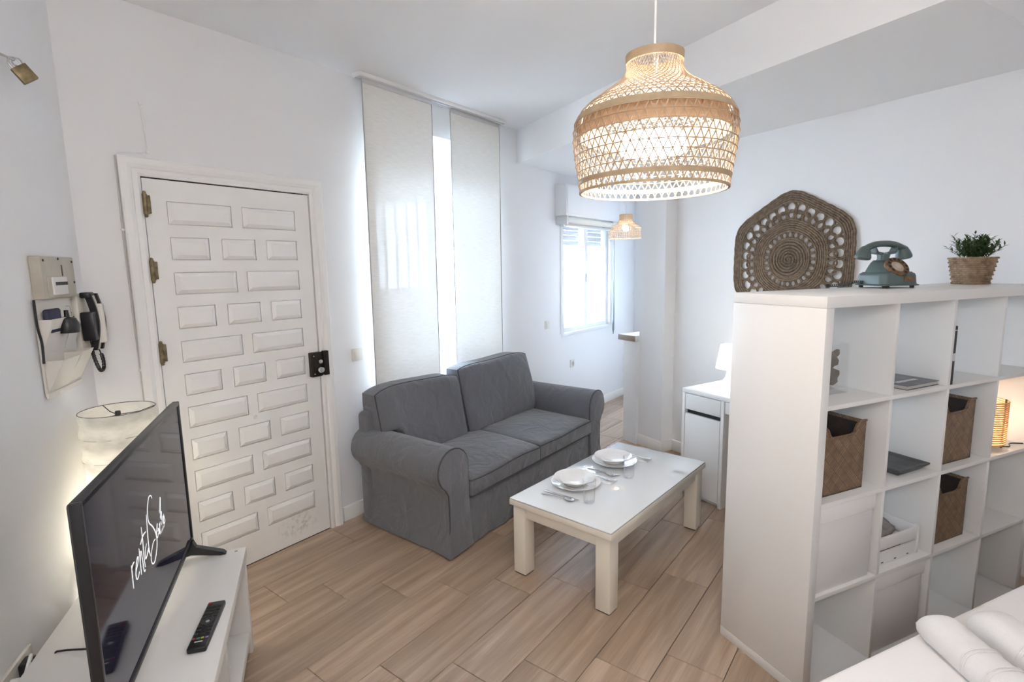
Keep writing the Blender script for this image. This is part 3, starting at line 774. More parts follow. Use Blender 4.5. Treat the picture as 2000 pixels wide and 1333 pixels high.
def setting(cx, cy, who, sx):
    z = TH + .0005
    tw('dinner_plate', plate_me, CERAM, cx, cy, z, 0, 'white dinner plate under the bowl ' + who, 'plate', 'white dinner plates on the coffee table')
    tw('soup_bowl', bowl_me, CERAM, cx - .004, cy + .006, z + .0075, 0, 'white shallow bowl on the plate ' + who, 'bowl', 'white bowls on the coffee table')
    tw('drinking_glass', glass_me, GLASS, cx - .138, cy - .172, z, 0, 'clear straight drinking glass by the plate ' + who, 'glass', 'drinking glasses on the coffee table')
    tw('table_spoon', spoon_me, STEEL, cx - .205, cy + .075, z, -pi / 2 + .12, 'steel spoon lying by the plate ' + who, 'spoon', 'spoons on the coffee table')
    tw('table_knife', knife_me, STEEL, cx - .168, cy + .085, z, -pi / 2 + .04, 'steel knife lying between spoon and plate ' + who, 'knife', 'knives on the coffee table')
    nb = B(); n = 10; v = []; f = []
    for k in range(n + 1):
        for i in range(n + 1): v.append((-.04 + .08 * i / n, -.09 + .18 * k / n, .004 + .003 * math.sin(i * .9 + k * .7)))
    for k in range(n):
        for i in range(n): a = k * (n + 1) + i; f.append((a, a + 1, a + n + 2, a + n + 1))
    m0 = len(v); v += [(a, c, .0) for a, c, d in v]; f += [tuple(q + m0 for q in reversed(t)) for t in f]
    rim = [i for i in range(n + 1)] + [(j + 1) * (n + 1) - 1 for j in range(1, n + 1)] + [n * (n + 1) + i for i in range(n - 1, -1, -1)] + [j * (n + 1) for j in range(n - 1, 0, -1)]
    f += [(rim[k], rim[(k + 1) % len(rim)], rim[(k + 1) % len(rim)] + m0, rim[k] + m0) for k in range(len(rim))]
    nb.add(v, f); tw('paper_napkin', nb.mesh('paper_napkin'), NAP, cx + .142, cy - .06, z, .1, 'folded white paper napkin beyond the plate ' + who, 'napkin', 'napkins on the coffee table')
    tw('table_fork', fork_me, STEEL, cx + .152, cy + .02, z + .0075, -pi / 2 - .06, 'steel fork on the napkin beyond the plate ' + who, 'fork', 'forks on the coffee table')
setting(.345, .418, 'nearer the entrance door', 0); setting(.755, .418, 'nearer the kitchen', 0)

# =================================================================== PENDANT LAMP
def interp(prof, z):
    for i in range(len(prof) - 1):
        (z0, r0), (z1, r1) = prof[i], prof[i + 1]
        if z0 <= z <= z1:
            t = (z - z0) / (z1 - z0); t = t * t * (3 - 2 * t) if False else t
            return r0 + (r1 - r0) * t
    return prof[-1][1] if z > prof[-1][0] else prof[0][1]
PR = [(0, .2047), (.022, .2075), (.061, .2130), (.105, .2205), (.140, .2235), (.165, .2235), (.190, .2195), (.207, .2105), (.218, .2030), (.235, .185), (.256, .157), (.270, .136), (.285, .114), (.297, .099), (.310, .087), (.325, .078), (.340, .0745), (.366, .0755)]
SM = [(p.x, p.y) for p in smoothpath([(z, r, 0) for z, r in PR], 5)]
def rad(z): return interp(SM, z)
pen = thing('pendant_lamp', FW, .410, 1.553, 1.787, 'large woven bamboo pendant lamp shade hanging over the room', 'pendant lamp')
BAMT = mat('thin_bamboo_strip', (0.53, 0.395, 0.27), 0.6, var=.25, vscale=9)
def ribbon(path, width0, thick, up, taper=0.0):
    """flat strip along path; up(p) is the outward normal"""
    rings = []; rmax = max(math.hypot(p[0], p[1]) for p in path)
    m = len(path)
    for i, p in enumerate(path):
        p = Vector(p); t = (Vector(path[min(i + 1, m - 1)]) - Vector(path[max(i - 1, 0)])).normalized(); n = up(p); s = t.cross(n).normalized(); n = s.cross(t); width = width0 * (math.hypot(p.x, p.y) / rmax) ** taper
        rings.append([p + s * width / 2 + n * thick / 2, p - s * width / 2 + n * thick / 2, p - s * width / 2 - n * thick / 2, p + s * width / 2 - n * thick / 2])
    return B().loft(rings)
def out(p): return Vector((p.x, p.y, 0.35 * 0)).normalized()
NS = 60
def strip_path(sgn, dr):
    pts = []; th = 0.0; zs = [0.004 + i * (.352 - .004) / 44 for i in range(45)]
    for i, z in enumerate(zs):
        r = rad(z) + dr
        if i:
            dz = z - zs[i - 1]; drr = rad(z) - rad(zs[i - 1]); ds = math.hypot(dz, drr)
            th += sgn * ds * .50 / max(r, .12) * (1.0 if z < .2 else 1.35)
        pts.append((r * math.cos(th), r * math.sin(th), z))
    return pts
for sgn, dr in ((1, .0011), (-1, -.0011)):
    me = ribbon(strip_path(sgn, dr), .0032, .0011, out, .45).mesh('bamboo_strip')
    for k in range(NS): link('bamboo_strip', me, BAMT, pen, rot=(0, 0, 2 * pi * (k + (0.25 if sgn < 0 else 0)) / NS))
HZ = []; sp_ = strip_path(1, 0); j = 1
for i in range(1, len(sp_)):
    f0, f1 = [math.atan2(q[1], q[0]) for q in (sp_[i - 1], sp_[i])]; tg = (.125 + .5 * j) * 2 * pi / NS
    if f0 <= tg < f1: HZ.append(sp_[i - 1][2] + (sp_[i][2] - sp_[i - 1][2]) * (tg - f0) / (f1 - f0)); j += 1
for z in [q for q in HZ if .03 < q < .245]:
    r = rad(z) + .0022; pts = [(r * math.cos(2 * pi * k / 72), r * math.sin(2 * pi * k / 72), z) for k in range(72)]
    part('hoop', B().tube(pts, .0015, 6, True), BAMT, pen)
def band(z0, z1, dr, th, m, name, n=72):
    k = 5; pro = [(rad(z0 + (z1 - z0) * i / k) + dr, z0 + (z1 - z0) * i / k) for i in range(k + 1)]
    pro = pro + [(r - th, z) for r, z in reversed(pro)]; pro.append(pro[0])
    return part(name, B().lathe(pro, n, caps=False), m, pen)
band(-.002, .004, .0035, .006, BAMBOO_D, 'bottom_rim'); band(.020, .033, .0030, .003, BAMBOO_D, 'rim_band'); band(.186, .206, .0030, .003, BAMBOO_D, 'shoulder_band')
band(.346, .368, .0040, .005, BAMBOO_D, 'collar')
# inner drum of thin veneer around the bulb
b = B(); b.lathe([(.207, .150), (.203, .186), (.196, .206), (.195, .206), (.202, .186), (.206, .150), (.207, .150)], 60, caps=False); part('inner_band', b, cloth_sheer('thin_veneer', (.60, .45, .31), .0, .22), pen)
part('socket', B().lathe([(.0, .30), (.018, .30), (.02, .24), (.016, .20), (0, .20)], 20), mat('white_socket', (.8, .8, .78), .4), pen)
for k in range(3):
    a = 2 * pi * k / 3 + .4
    part('spoke', B().tube([(.016 * math.cos(a), .016 * math.sin(a), .30), (.074 * math.cos(a), .074 * math.sin(a), .35)], .0018, 6), CHROME, pen)
part('cord', B().tube([(0, 0, .30), (0, 0, .60), (0.0, 0, CEIL - 1.787)], .0032, 8), mat('white_cord', (.75, .74, .72), .5), pen)
part('ceiling_rose', B().lathe([(0, CEIL - 1.787 - .03), (.03, CEIL - 1.787 - .03), (.045, CEIL - 1.787 - .004), (.045, CEIL - 1.787 - .001)], 24), mat('white_socket', (0, 0, 0)), pen)
def bulb(parent, z, r, watt, col, name, x=0, y=0):
    area = 4 * pi * r * r
    part('bulb', B().sphere((x, y, z), r, 16), emis(name, col, watt / (area * pi)), parent)
part('diffuser', B().lathe([(0, .104), (.085, .104), (.09, .109), (.09, .149), (.085, .154), (0, .154)], 40), emis('pendant_diffuser_glow', (1.0, .93, .85), PENDANT_W / ((2 * pi * .09 * .05 + 2 * pi * .09 ** 2) * pi)), pen)

# kitchen pendant: bell of fine vertical sticks and hoops
kp = thing('kitchen_pendant', FD, 3.10, -.50, 1.845, 'small bell-shaped bamboo pendant lamp by the kitchen window', 'pendant lamp')
KP = [(0, .162), (.03, .164), (.06, .160), (.09, .148), (.115, .128), (.135, .100), (.150, .078), (.165, .066), (.185, .062), (.225, .062)]
KS = [(p.x, p.y) for p in smoothpath([(z, r, 0) for z, r in KP], 4)]
kpath = [(interp(KS, .225 * i / 18), 0, .225 * i / 18) for i in range(19)]
kme = ribbon(kpath, .0045, .0012, out).mesh('bamboo_stick')
for k in range(56): link('bamboo_stick', kme, BAMT, kp, rot=(0, 0, 2 * pi * k / 56))
for i in range(14):
    z = .002 + i * .0165; r = interp(KS, z) + .002
    part('hoop', B().tube([(r * math.cos(2 * pi * k / 48), r * math.sin(2 * pi * k / 48), z) for k in range(48)], .0022 if i else .004, 6, True), BAMT, kp)
part('cord', B().tube([(0, 0, .2), (0, 0, SOFF - 1.845)], .003, 6), mat('white_cord', (0, 0, 0)), kp)
part('socket', B().cyl((0, 0, .14), .018, .09, 16), mat('white_socket', (0, 0, 0)), kp)
part('cap', B().lathe([(.062, .222), (.0635, .228), (.004, .230), (.004, .226)], 32, caps=False), BAMBOO_D, kp)
bulb(kp, .095, .03, KITCHEN_W, (1.0, .86, .68), 'kitchen_bulb_glow')
# =================================================================== TV BENCH, TV, REMOTE
bench = thing('tv_bench', FL, -.585, 1.855, 0, 'white television bench with an open front under the screen', 'tv bench')
part('top', B().box(-.26, .26, -.45, .45, .412, .45, .002), LACQ, bench)
part('end_panel', B().box(-.255, .255, .405, .445, 0, .412, .002), LACQ, bench); part('end_panel', B().box(-.255, .255, -.445, -.405, 0, .412, .002), LACQ, bench)
part('lower_shelf', B().box(-.25, .25, -.405, .405, .06, .10, .002), LACQ, bench)
part('middle_panel', B().box(-.25, .235, -.02, .02, .10, .412, .002), LACQ, bench)
part('cam_cover', B().cyl((.225, .425, .4498), .006, .001, 12), mat('grey_outlet', (0, 0, 0)), bench)

FTV = Frame(-1.304, 1.995, .371)
tv = thing('television', FTV, 0, 0, .45, 'black flat television showing a white handwritten logo', 'television')
zb = .06; TVW, TVH = .978, .574
BEZ = mat('black_tv_bezel', (0.016, 0.016, 0.018), 0.3)
# frame bars
part('bezel', B().box(-.018, .004, -.014, 0, zb, zb + TVH, .002), BEZ, tv); part('bezel', B().box(-.018, .004, -TVW, -TVW + .014, zb, zb + TVH, .002), BEZ, tv)
part('bezel', B().box(-.018, .004, -TVW + .014, -.014, zb + TVH - .014, zb + TVH, .002), BEZ, tv); part('bezel', B().box(-.018, .004, -TVW + .014, -.014, zb, zb + .018, .002), BEZ, tv)
SCRN = mat('dark_tv_screen', (0.012, 0.011, 0.034), 0.06, spec=0.6)
scr = part('screen', B().box(-.015, .0, -TVW + .013, -.013, zb + .017, zb + TVH - .013), SCRN, tv)
part('back_cover', B().box(-.024, -.017, -TVW + .006, -.006, zb + .004, zb + TVH - .004, .006), DARKG, tv)
part('rear_housing', B().box(-.060, -.024, -TVW + .10, -.10, zb + .03, zb + .40, .012), DARKG, tv)
for y in (-.045, -.90):
    b = B(); b.prism([(-.115, 0), (-.105, .012), (-.02, .05), (-.01, .075), (.01, .075), (.02, .05), (.112, .012), (.122, 0), (.10, 0), (0, .022), (-.095, 0)], y - .013, y + .013, 'xz'); part('foot', b, BEZ, tv)
LOGO = {'r': [(-0.7092, 0.2812), (-0.7097, 0.2642), (-0.7113, 0.2403), (-0.7121, 0.2146)], 'r2': [(-0.7096, 0.2703), (-0.6972, 0.277), (-0.6837, 0.2778)], 'e': [(-0.6828, 0.2439), (-0.6645, 0.2539), (-0.6477, 0.2677), (-0.6545, 0.2752), (-0.6695, 0.2617), (-0.6823, 0.2411), (-0.6791, 0.2228), (-0.6655, 0.2225), (-0.6514, 0.2312)], 'n': [(-0.6336, 0.291), (-0.6354, 0.261), (-0.637, 0.236), (-0.6379, 0.2126)], 'n2': [(-0.6379, 0.2443), (-0.6269, 0.272), (-0.6185, 0.274), (-0.6165, 0.2534), (-0.6144, 0.2286), (-0.6125, 0.2117), (-0.6077, 0.2064), (-0.5997, 0.2085)], 't': [(-0.5944, 0.3368), (-0.5934, 0.307), (-0.597, 0.272), (-0.6003, 0.242), (-0.5987, 0.2133)], 't2': [(-0.618, 0.2946), (-0.5875, 0.3066), (-0.5593, 0.3061)], 'a': [(-0.5637, 0.2708), (-0.5822, 0.2563), (-0.5887, 0.2358), (-0.5743, 0.236), (-0.5526, 0.2488), (-0.553, 0.2409), (-0.548, 0.2328)], 'l': [(-0.535, 0.3484), (-0.542, 0.3085), (-0.5457, 0.2724), (-0.5467, 0.2404), (-0.5403, 0.2173)], 'S': [(-0.4631, 0.3685), (-0.4683, 0.3796), (-0.4819, 0.3866), (-0.4974, 0.3835), (-0.5174, 0.3621), (-0.5245, 0.3355), (-0.5169, 0.3129), (-0.4885, 0.2885), (-0.4663, 0.2581), (-0.4609, 0.2298), (-0.4725, 0.2072), (-0.5027, 0.1836), (-0.5291, 0.1864), (-0.5376, 0.2054), (-0.5234, 0.2281), (-0.4983, 0.2416), (-0.4762, 0.2417)], 'e2': [(-0.4588, 0.2516), (-0.4381, 0.2759), (-0.4505, 0.2589), (-0.462, 0.2417), (-0.4505, 0.2346), (-0.439, 0.2419)], 'v': [(-0.4422, 0.2492), (-0.4311, 0.2554), (-0.4308, 0.2364), (-0.405, 0.2662)], 'i': [(-0.4143, 0.2648), (-0.4214, 0.2332)], 'l1': [(-0.4036, 0.2947), (-0.3762, 0.3383), (-0.3863, 0.3046), (-0.3966, 0.2682)], 'l2': [(-0.4008, 0.276), (-0.3814, 0.2906), (-0.3892, 0.2648)], 'a2': [(-0.3956, 0.2501), (-0.3652, 0.2686), (-0.3703, 0.2441), (-0.3528, 0.2449), (-0.3602, 0.2723)], 's1': [(-0.4212, 0.2288), (-0.4093, 0.2361)], 's2': [(-0.4061, 0.2258), (-0.3934, 0.2373)], 's3': [(-0.3916, 0.2261), (-0.3773, 0.2385)], 's4': [(-0.3749, 0.2284), (-0.3608, 0.2397)]}
lb = B()
for k, pts in LOGO.items():
    path = smoothpath([(0, y, z) for y, z in pts], 5) if len(pts) > 2 else [Vector((0, y, z)) for y, z in pts]
    n = len(path); thin = .5 if k[0] == 's' else 1.0
    rr = [.0018 * thin * (.55 + .45 * math.sin(pi * (i + .6) / (n + .2))) for i in range(n)]
    v = []; f = []
    for i, p in enumerate(path):
        t = (path[min(i + 1, n - 1)] - path[max(i - 1, 0)]).normalized(); s = Vector((0, -t.z, t.y)) * rr[i]
        v += [(.0008, p.y + s.y, p.z + s.z + zb), (.0008, p.y - s.y, p.z - s.z + zb)]
    f = [(2 * i, 2 * i + 1, 2 * i + 3, 2 * i + 2) for i in range(n - 1)]
    lb.add(v, f)
part('logo', lb, emis('lit_logo', (1, 1, 1), 0.75), scr, label='white handwritten words rental Sevilla')

rem = thing('remote_control', FL, -.383, 1.79, .4505, 'black remote control lying on the white bench', 'remote control', rz=-.09)
part('body', B().box(-.027, .027, -.118, .118, 0, .019, .006, 3), BLACKP, rem)
BTN = mat('charcoal_button', (.035, .035, .037), .6); RED = mat('red_button', (.28, .03, .03), .5)
part('button', B().cyl((-.016, .103, .0185), .006, .003, 12), RED, rem, label='red power button')
for j in range(9):
    if 4 <= j <= 5: continue
    for i in (-1, 0, 1):
        part('button', B().box(i * .016 - .0058, i * .016 + .0058, .085 - j * .0172 - .0042, .085 - j * .0172 + .0042, .0185, .0215, .0012), BTN, rem)
b = B(); b.lathe([(.009, .0185), (.0095, .0215), (.019, .0215), (.0195, .0185)], 24, (0, .006, 0), caps=False); part('ring_button', b, BTN, rem)
part('button', B().cyl((0, .006, .0185), .006, .0028, 14), mat('grey_button', (.32, .36, .38), .5), rem, label='pale grey centre button')
for x, c in ((-.018, (.30, .03, .05)), (-.006, (.05, .25, .10)), (.006, (.45, .38, .06)), (.018, (.22, .2, .42))):
    part('button', B().box(x - .0045, x + .0045, -.078, -.071, .0185, .0212, .001), mat('key_%d' % int(x * 1000 + 50), c, .5), rem)
part('print', B().box(-.012, .010, -.092, -.087, .019, .0192), mat('white_print', (.7, .7, .7), .6), rem)

# cables behind the screen and the charger by the wall
b = B(); b.tube(smoothpath([(-.04, -.55, .58), (-.09, -.545, .5), (-.16, -.52, .458), (-.26, -.49, .455), (-.285, -.485, .44), (-.29, -.49, .33)], 6), .003, 6)
o = link('tv_cable', b.mesh('tv_cable'), BLACKP); o.location = FTV.p(0, 0, 0); o.rotation_euler = (0, 0, .371); o['label'] = 'thin black cable from the screen over the bench edge'; o['category'] = 'cable'
b = B(); b.tube(smoothpath([(-.06, -.70, .56), (-.10, -.71, .47), (-.15, -.74, .4545), (-.22, -.80, .4535), (-.27, -.88, .4535)], 6), .003, 6)
o = link('tv_cable', b.mesh('tv_cable'), mat('grey_cable', (.25, .25, .24), .5)); o.location = FTV.p(0, 0, 0); o.rotation_euler = (0, 0, .371); o['label'] = 'grey cable lying across the bench top behind the screen'; o['category'] = 'cable'
ch = thing('power_socket', FL, -.899, 1.80, .40, 'white wall power socket with a plugged-in charger behind the bench', 'socket')
part('plate', B().box(0, .012, -.05, .13, -.045, .045, .004), SWM, ch)
b = B(); b.lathe([(.0, .036), (.016, .036), (.021, .032), (.022, .012), (.018, .008)], 20, (0, -.005, 0), 'x'); part('plug', b, mat('white_socket', (0, 0, 0)), ch)
part('charger', B().box(.012, .04, .035, .085, -.02, .035, .006), BLACKP, ch)
b = B(); b.tube(smoothpath([(.034, -.005, .0), (.042, -.0, .015), (.044, .03, .045), (.040, .055, .05), (.034, .06, .03)], 6), .005, 8); part('lead', b, mat('white_cord', (0, 0, 0)), ch)

# =================================================================== FLOOR LAMP
fl = thing('floor_lamp', FW, -1.562, 2.02, 0, 'white crinkled paper floor lamp behind the television', 'floor lamp')
PAPER = cloth_sheer('crinkled_paper', (.88, .86, .80), .03, .5, 30.0, (1, 1, 2.5))
def paper_r(a, z): return .1240 + .0022 * math.sin(5 * a + z * 60) * math.sin(z * 34) + .0018 * math.sin(11 * a - z * 47) + .003 * math.cos((z - .50) / .0917 * 2 * pi)
b = B(); rings = []
nz, na = 60, 56
for i in range(nz + 1):
    z = .50 + .55 * i / nz; rings.append([(paper_r(2 * pi * k / na, z) * math.cos(2 * pi * k / na), paper_r(2 * pi * k / na, z) * math.sin(2 * pi * k / na), z) for k in range(na)])
b.loft(rings, cap=False); part('shade', b, PAPER, fl, angle=80)
WIRE = mat('thin_dark_wire', (.10, .10, .10), .4, metal=.6)
for i in range(7):
    z = .50 + .0917 * i; r = .1268 if i < 6 else .1250
    part('shade_wire', B().tube([(r * math.cos(2 * pi * k / 48), r * math.sin(2 * pi * k / 48), z) for k in range(48)], .0010 if i < 6 else .0014, 5, True), mat('pale_wire', (.45, .43, .38), .6) if i < 6 else WIRE, fl)
for a in (.5, .5 + 2 * pi / 3, .5 + 4 * pi / 3):
    part('spoke', B().tube([(0, 0, 1.028), (.07 * math.cos(a), .07 * math.sin(a), 1.032), (.1245 * math.cos(a), .1245 * math.sin(a), 1.049)], .0018, 6), BLACKP, fl)
part('finial', B().lathe([(0, 1.045), (.009, 1.043), (.010, 1.03), (.006, 1.02), (.006, .98), (0, .98)], 16), BLACKP, fl)
part('pole', B().cyl((0, 0, .03), .007, .95, 12), BLACKP, fl); part('base', B().lathe([(0, .03), (.02, .03), (.10, .012), (.105, 0), (0, 0)], 32), BLACKP, fl)
bulb(fl, .62, .03, FLOORLAMP_W, (1.0, .93, .80), 'floor_bulb_glow', .04)

# =================================================================== LEFT WALL THINGS
BEIGE = mat('aged_beige_plastic', (.50, .46, .38), .5, var=.12, vscale=20)
fb = thing('fuse_box', FL, -.899, 2.405, 1.50, 'beige fuse box cover with a small breaker window on the left wall', 'fuse box')
part('cover', B().box(0, .035, -.135, .135, -.005, .145, .004), BEIGE, fb)
part('door_panel', B().box(.033, .039, -.105, .03, .0, .075, .002), BEIGE, fb)
wn_ = part('breaker_window', B().box(.036, .044, -.080, .035, .008, .072, .002), mat('pale_breaker', (.70, .69, .66), .4), fb)
for k in range(6): part('breaker', B().box(.043, .048, -.064 + k * .016, -.053 + k * .016, .042, .054, .001), DARKG, wn_)
for y, z in ((-.118, .13), (.0, .137), (.115, .128), (.118, .05)):
    part('screw', B().lathe([(0, .039), (.004, .038), (.005, .034)], 10, (0, y, z), 'x'), DARKG, fb)
part('slot', B().box(.034, .037, .02, .026, .06, .115), mat('dark_brown', (.16, .14, .11), .8), fb)  # thin dark brown strip on the cover

CANV = mat('cream_canvas', (.74, .70, .64), .9, bump=.3, bscale=300, var=.06)
org = thing('wall_organiser', FL, -.899, 2.40, 1.155, 'cream canvas letter organiser hanging below the fuse box', 'organiser')
part('back_panel', B().box(.002, .010, -.145, .145, 0, .335, .003), CANV, org)
def pocket(y0, y1, z0, z1, d, slope=0.0):
    v = [(.008, y0, z0), (.008, y1, z0), (.010 + d, y1, z1 + slope), (.010 + d, y0, z1)]
    w = [(.008, y0, z1 - .004), (.008, y1, z1 - .004 + slope)]
    b = B(); t = .003
    fr = [(.009, y0, z0), (.009, y1, z0), (.010 + d, y1 - .004, z1 + slope), (.010 + d, y0 + .004, z1)]
    b.add(fr + [(p[0] + t, p[1], p[2]) for p in fr], [(3, 2, 1, 0), (4, 5, 6, 7), (0, 1, 5, 4), (1, 2, 6, 5), (2, 3, 7, 6), (3, 0, 4, 7)])
    b.add([fr[0], fr[3], (.009, y0, z1)], [(0, 1, 2)]); b.add([fr[1], fr[2], (.009, y1, z1 + slope)], [(2, 1, 0)])
    part('pocket', b, CANV, org, angle=20)
pocket(-.135, .02, .015, .125, .05); pocket(.022, .138, .02, .135, .055); pocket(-.14, .03, .15, .27, .035); pocket(.032, .12, .15, .245, .03)
part('bottom_hem', B().box(.006, .014, -.147, .147, -.008, .012, .003), CANV, org); part('top_rod', B().cyl((.008, -.15, .335), .005, .30, 10, 'y'), CANV, org)
b = B(); b.box(-.006, .006, -.06, .06, 0, .09, .004)
o = solo('sunglasses_case', B().box(-.010, .010, -.05, .05, 0, .085, .008, 3), mat('dark_blue_case', (.03, .03, .07), .6), FL, -.872, 2.325, 1.375, 'dark blue case standing in the top organiser pocket', 'case')
b = B(); b.lathe([(0, 0), (.032, .002), (.036, .03), (.026, .055), (.008, .06), (.007, .085), (0, .086)], 24)
solo('hand_brush', b, BLACKP, FL, -.852, 2.385, 1.365, 'rounded black brush head in the top organiser pocket', 'brush')
ky = thing('key_ring', FL, -.878, 2.49, 1.43, 'small bunch of keys hanging beside the organiser', 'keys')
part('ring', B().tube([(0, .012 * math.cos(2 * pi * k / 20), .012 * math.sin(2 * pi * k / 20)) for k in range(20)], .0012, 6, True), CHROME, ky)
for k, a in enumerate((-.2, .12, .35)):
    b = B(); b.prism([(-.009, -.012), (.009, -.012), (.011, -.022), (.004, -.032), (.004, -.060), (-.003, -.064), (-.004, -.032), (-.011, -.022)], -.001, .001, 'yz'); part('key', b, CHROME if k != 1 else BRASS, ky, (0.003 * k, 0, 0), (a, 0, 0))
part('hook', B().tube([(-.021, 0, .03), (0, 0, .03), (.003, 0, .02), (.0, 0, .010)], .0016, 6), CHROME, ky)
b = B(); b.tube(smoothpath([(.012, -.155, .34), (.014, -.16, .25), (.016, -.15, .19), (.016, -.155, .12)], 6), .004, 6)
o = link('black_lead', b.mesh('black_lead'), BLACKP); o.location = FL.p(-.899, 2.40, 1.155); o.rotation_euler = (0, 0, FL.yaw); o['label'] = 'black lead running down the near edge of the organiser'; o['category'] = 'cable'

ic = thing('intercom', FL, -.899, 2.60, 1.24, 'white wall intercom with a dark-edged handset near the corner', 'intercom')
IV = mat('ivory_intercom', (.72, .69, .62), .4)
part('base', B().box(0, .028, -.048, .062, 0, .262, .006), IV, ic)
def hs(dx, w, m, nm):
    b = B(); rings = []
    for i in range(13):
        z = .262 - .23 * i / 12; bow = .018 * math.sin(pi * i / 12)
        rings.append([(.034 + dx + bow, -w / 2, z), (.058 + dx + bow, -w / 2, z), (.058 + dx + bow, w / 2, z), (.034 + dx + bow, w / 2, z)])
    b.loft(rings); return part(nm, b, m, ic, (0, .012, 0))
hs(0, .044, IV, 'handset'); o = hs(.010, .014, BLACKP, 'handset_edge'); o.location.y += .024; o = hs(.004, .010, BLACKP, 'handset_edge'); o.location.y -= .022
part('handset_face', B().box(.064, .090, -.004, .028, .06, .22, .008), IV, ic)
part('speaker_block', B().box(.03, .074, -.05, -.012, .075, .19, .005), BLACKP, ic)
part('ear_clip', B().box(.03, .060, -.034, .03, .245, .268, .005), BLACKP, ic)
b = B(); core = smoothpath([(.045, -.02, .075), (.05, -.03, .03), (.058, -.028, -.02), (.06, .0, -.055), (.06, .035, -.05), (.056, .05, -.01), (.05, .035, .035)], 40)
coil = []
for i, p in enumerate(core):
    a = i * 1.15; lo = .15 < i / len(core) < .9; r = .0058 if lo else .001
    coil.append(p + Vector((r * math.cos(a), r * math.sin(a) * .7, r * math.sin(a) * .7)))
b.tube(coil, .0022, 5); part('coiled_cord', b, BLACKP, ic)

pk = thing('padlock', FL, -.86, 2.29, 2.262, 'small brass padlock hanging from an eye high on the left wall', 'padlock', rz=.5)
b = B(); b.box(-.024, .024, -.009, .009, -.052, 0, .003); part('body', b, BRASS, pk, (0, 0, 0), (0, -.65, 0))
b = B(); b.tube(smoothpath([(-.014, 0, -.002), (-.014, 0, .016), (0, 0, .028), (.014, 0, .016), (.014, 0, -.002)], 6), .0035, 8); part('shackle', b, CHROME, pk, (0, 0, 0), (0, -.65, 0))
b = B(); b.tube([(-.05, 0, .03), (-.026, 0, .024), (-.004, 0, .016)], .004, 8); b.tube([(.012 * math.cos(2 * pi * k / 16), 0, .012 + .012 * math.sin(2 * pi * k / 16)) for k in range(16)], .003, 6, True); part('eye_bolt', b, CHROME, pk)
# =================================================================== CUBE SHELF
SH = 1.465; CELL, TO, TI = .335, .0385, .016
shelf = thing('cube_shelf', FS, 0, 0, 0, 'white sixteen-compartment cube shelf dividing the room', 'shelf')
part('top_board', B().box(0, SH, 0, .39, SH - TO, SH, .0012), LACQ, shelf); part('bottom_board', B().box(0, SH, 0, .39, 0, TO, .0012), LACQ, shelf)
part('side_board', B().box(0.0006, TO, .0004, .3896, TO + .0006, SH - TO - .0006, .001), LACQ, shelf); part('side_board', B().box(SH - TO, SH - .0006, .0004, .3896, TO + .0006, SH - TO - .0006, .001), LACQ, shelf)
pos = [TO + CELL * (k + 1) + TI * k for k in range(3)]
for z in pos: part('shelf_board', B().box(TO, SH - TO, .002, .388, z, z + TI, .0008), LACQ, shelf)
dv = B().box(0, TI, .002, .388, 0, CELL, .0008).mesh('divider')
for r in range(4):
    for x in pos: link('divider', dv, LACQ, shelf, (x, 0, TO + r * (CELL + TI)))
def cell(c, r):
    """left x and floor z of the compartment, r counted from the floor"""
    return TO + c * (CELL + TI), TO + r * (CELL + TI)

# white fabric boxes
BOXM = mat('white_nonwoven_fabric', (.72, .70, .69), .85, bump=.15, bscale=300)
def fabric_box(c, r, label):
    x, z = cell(c, r); t = thing('storage_box', FS, x + .158, .195, z + .0005, label, 'storage box', group='white fabric boxes in the cube shelf')
    part('front', B().box(-.152, .152, -.180, -.172, 0, .330, .003), BOXM, t); part('back', B().box(-.152, .152, .172, .180, 0, .315, .003), BOXM, t)
    part('side', B().box(-.152, -.144, -.172, .172, 0, .33, .003), BOXM, t); part('side', B().box(.144, .152, -.172, .172, 0, .33, .003), BOXM, t)
    part('bottom', B().box(-.144, .144, -.172, .172, 0, .008), BOXM, t)
    part('rim_band', B().box(-.153, .153, -.1875, -.1795, .272, .331, .002), mat('white_box_rim', (.80, .78, .77), .8), t)
fabric_box(0, 1, 'white fabric storage box on the third row, left end of the shelf'); fabric_box(1, 0, 'white fabric storage box on the bottom row beside the bed')

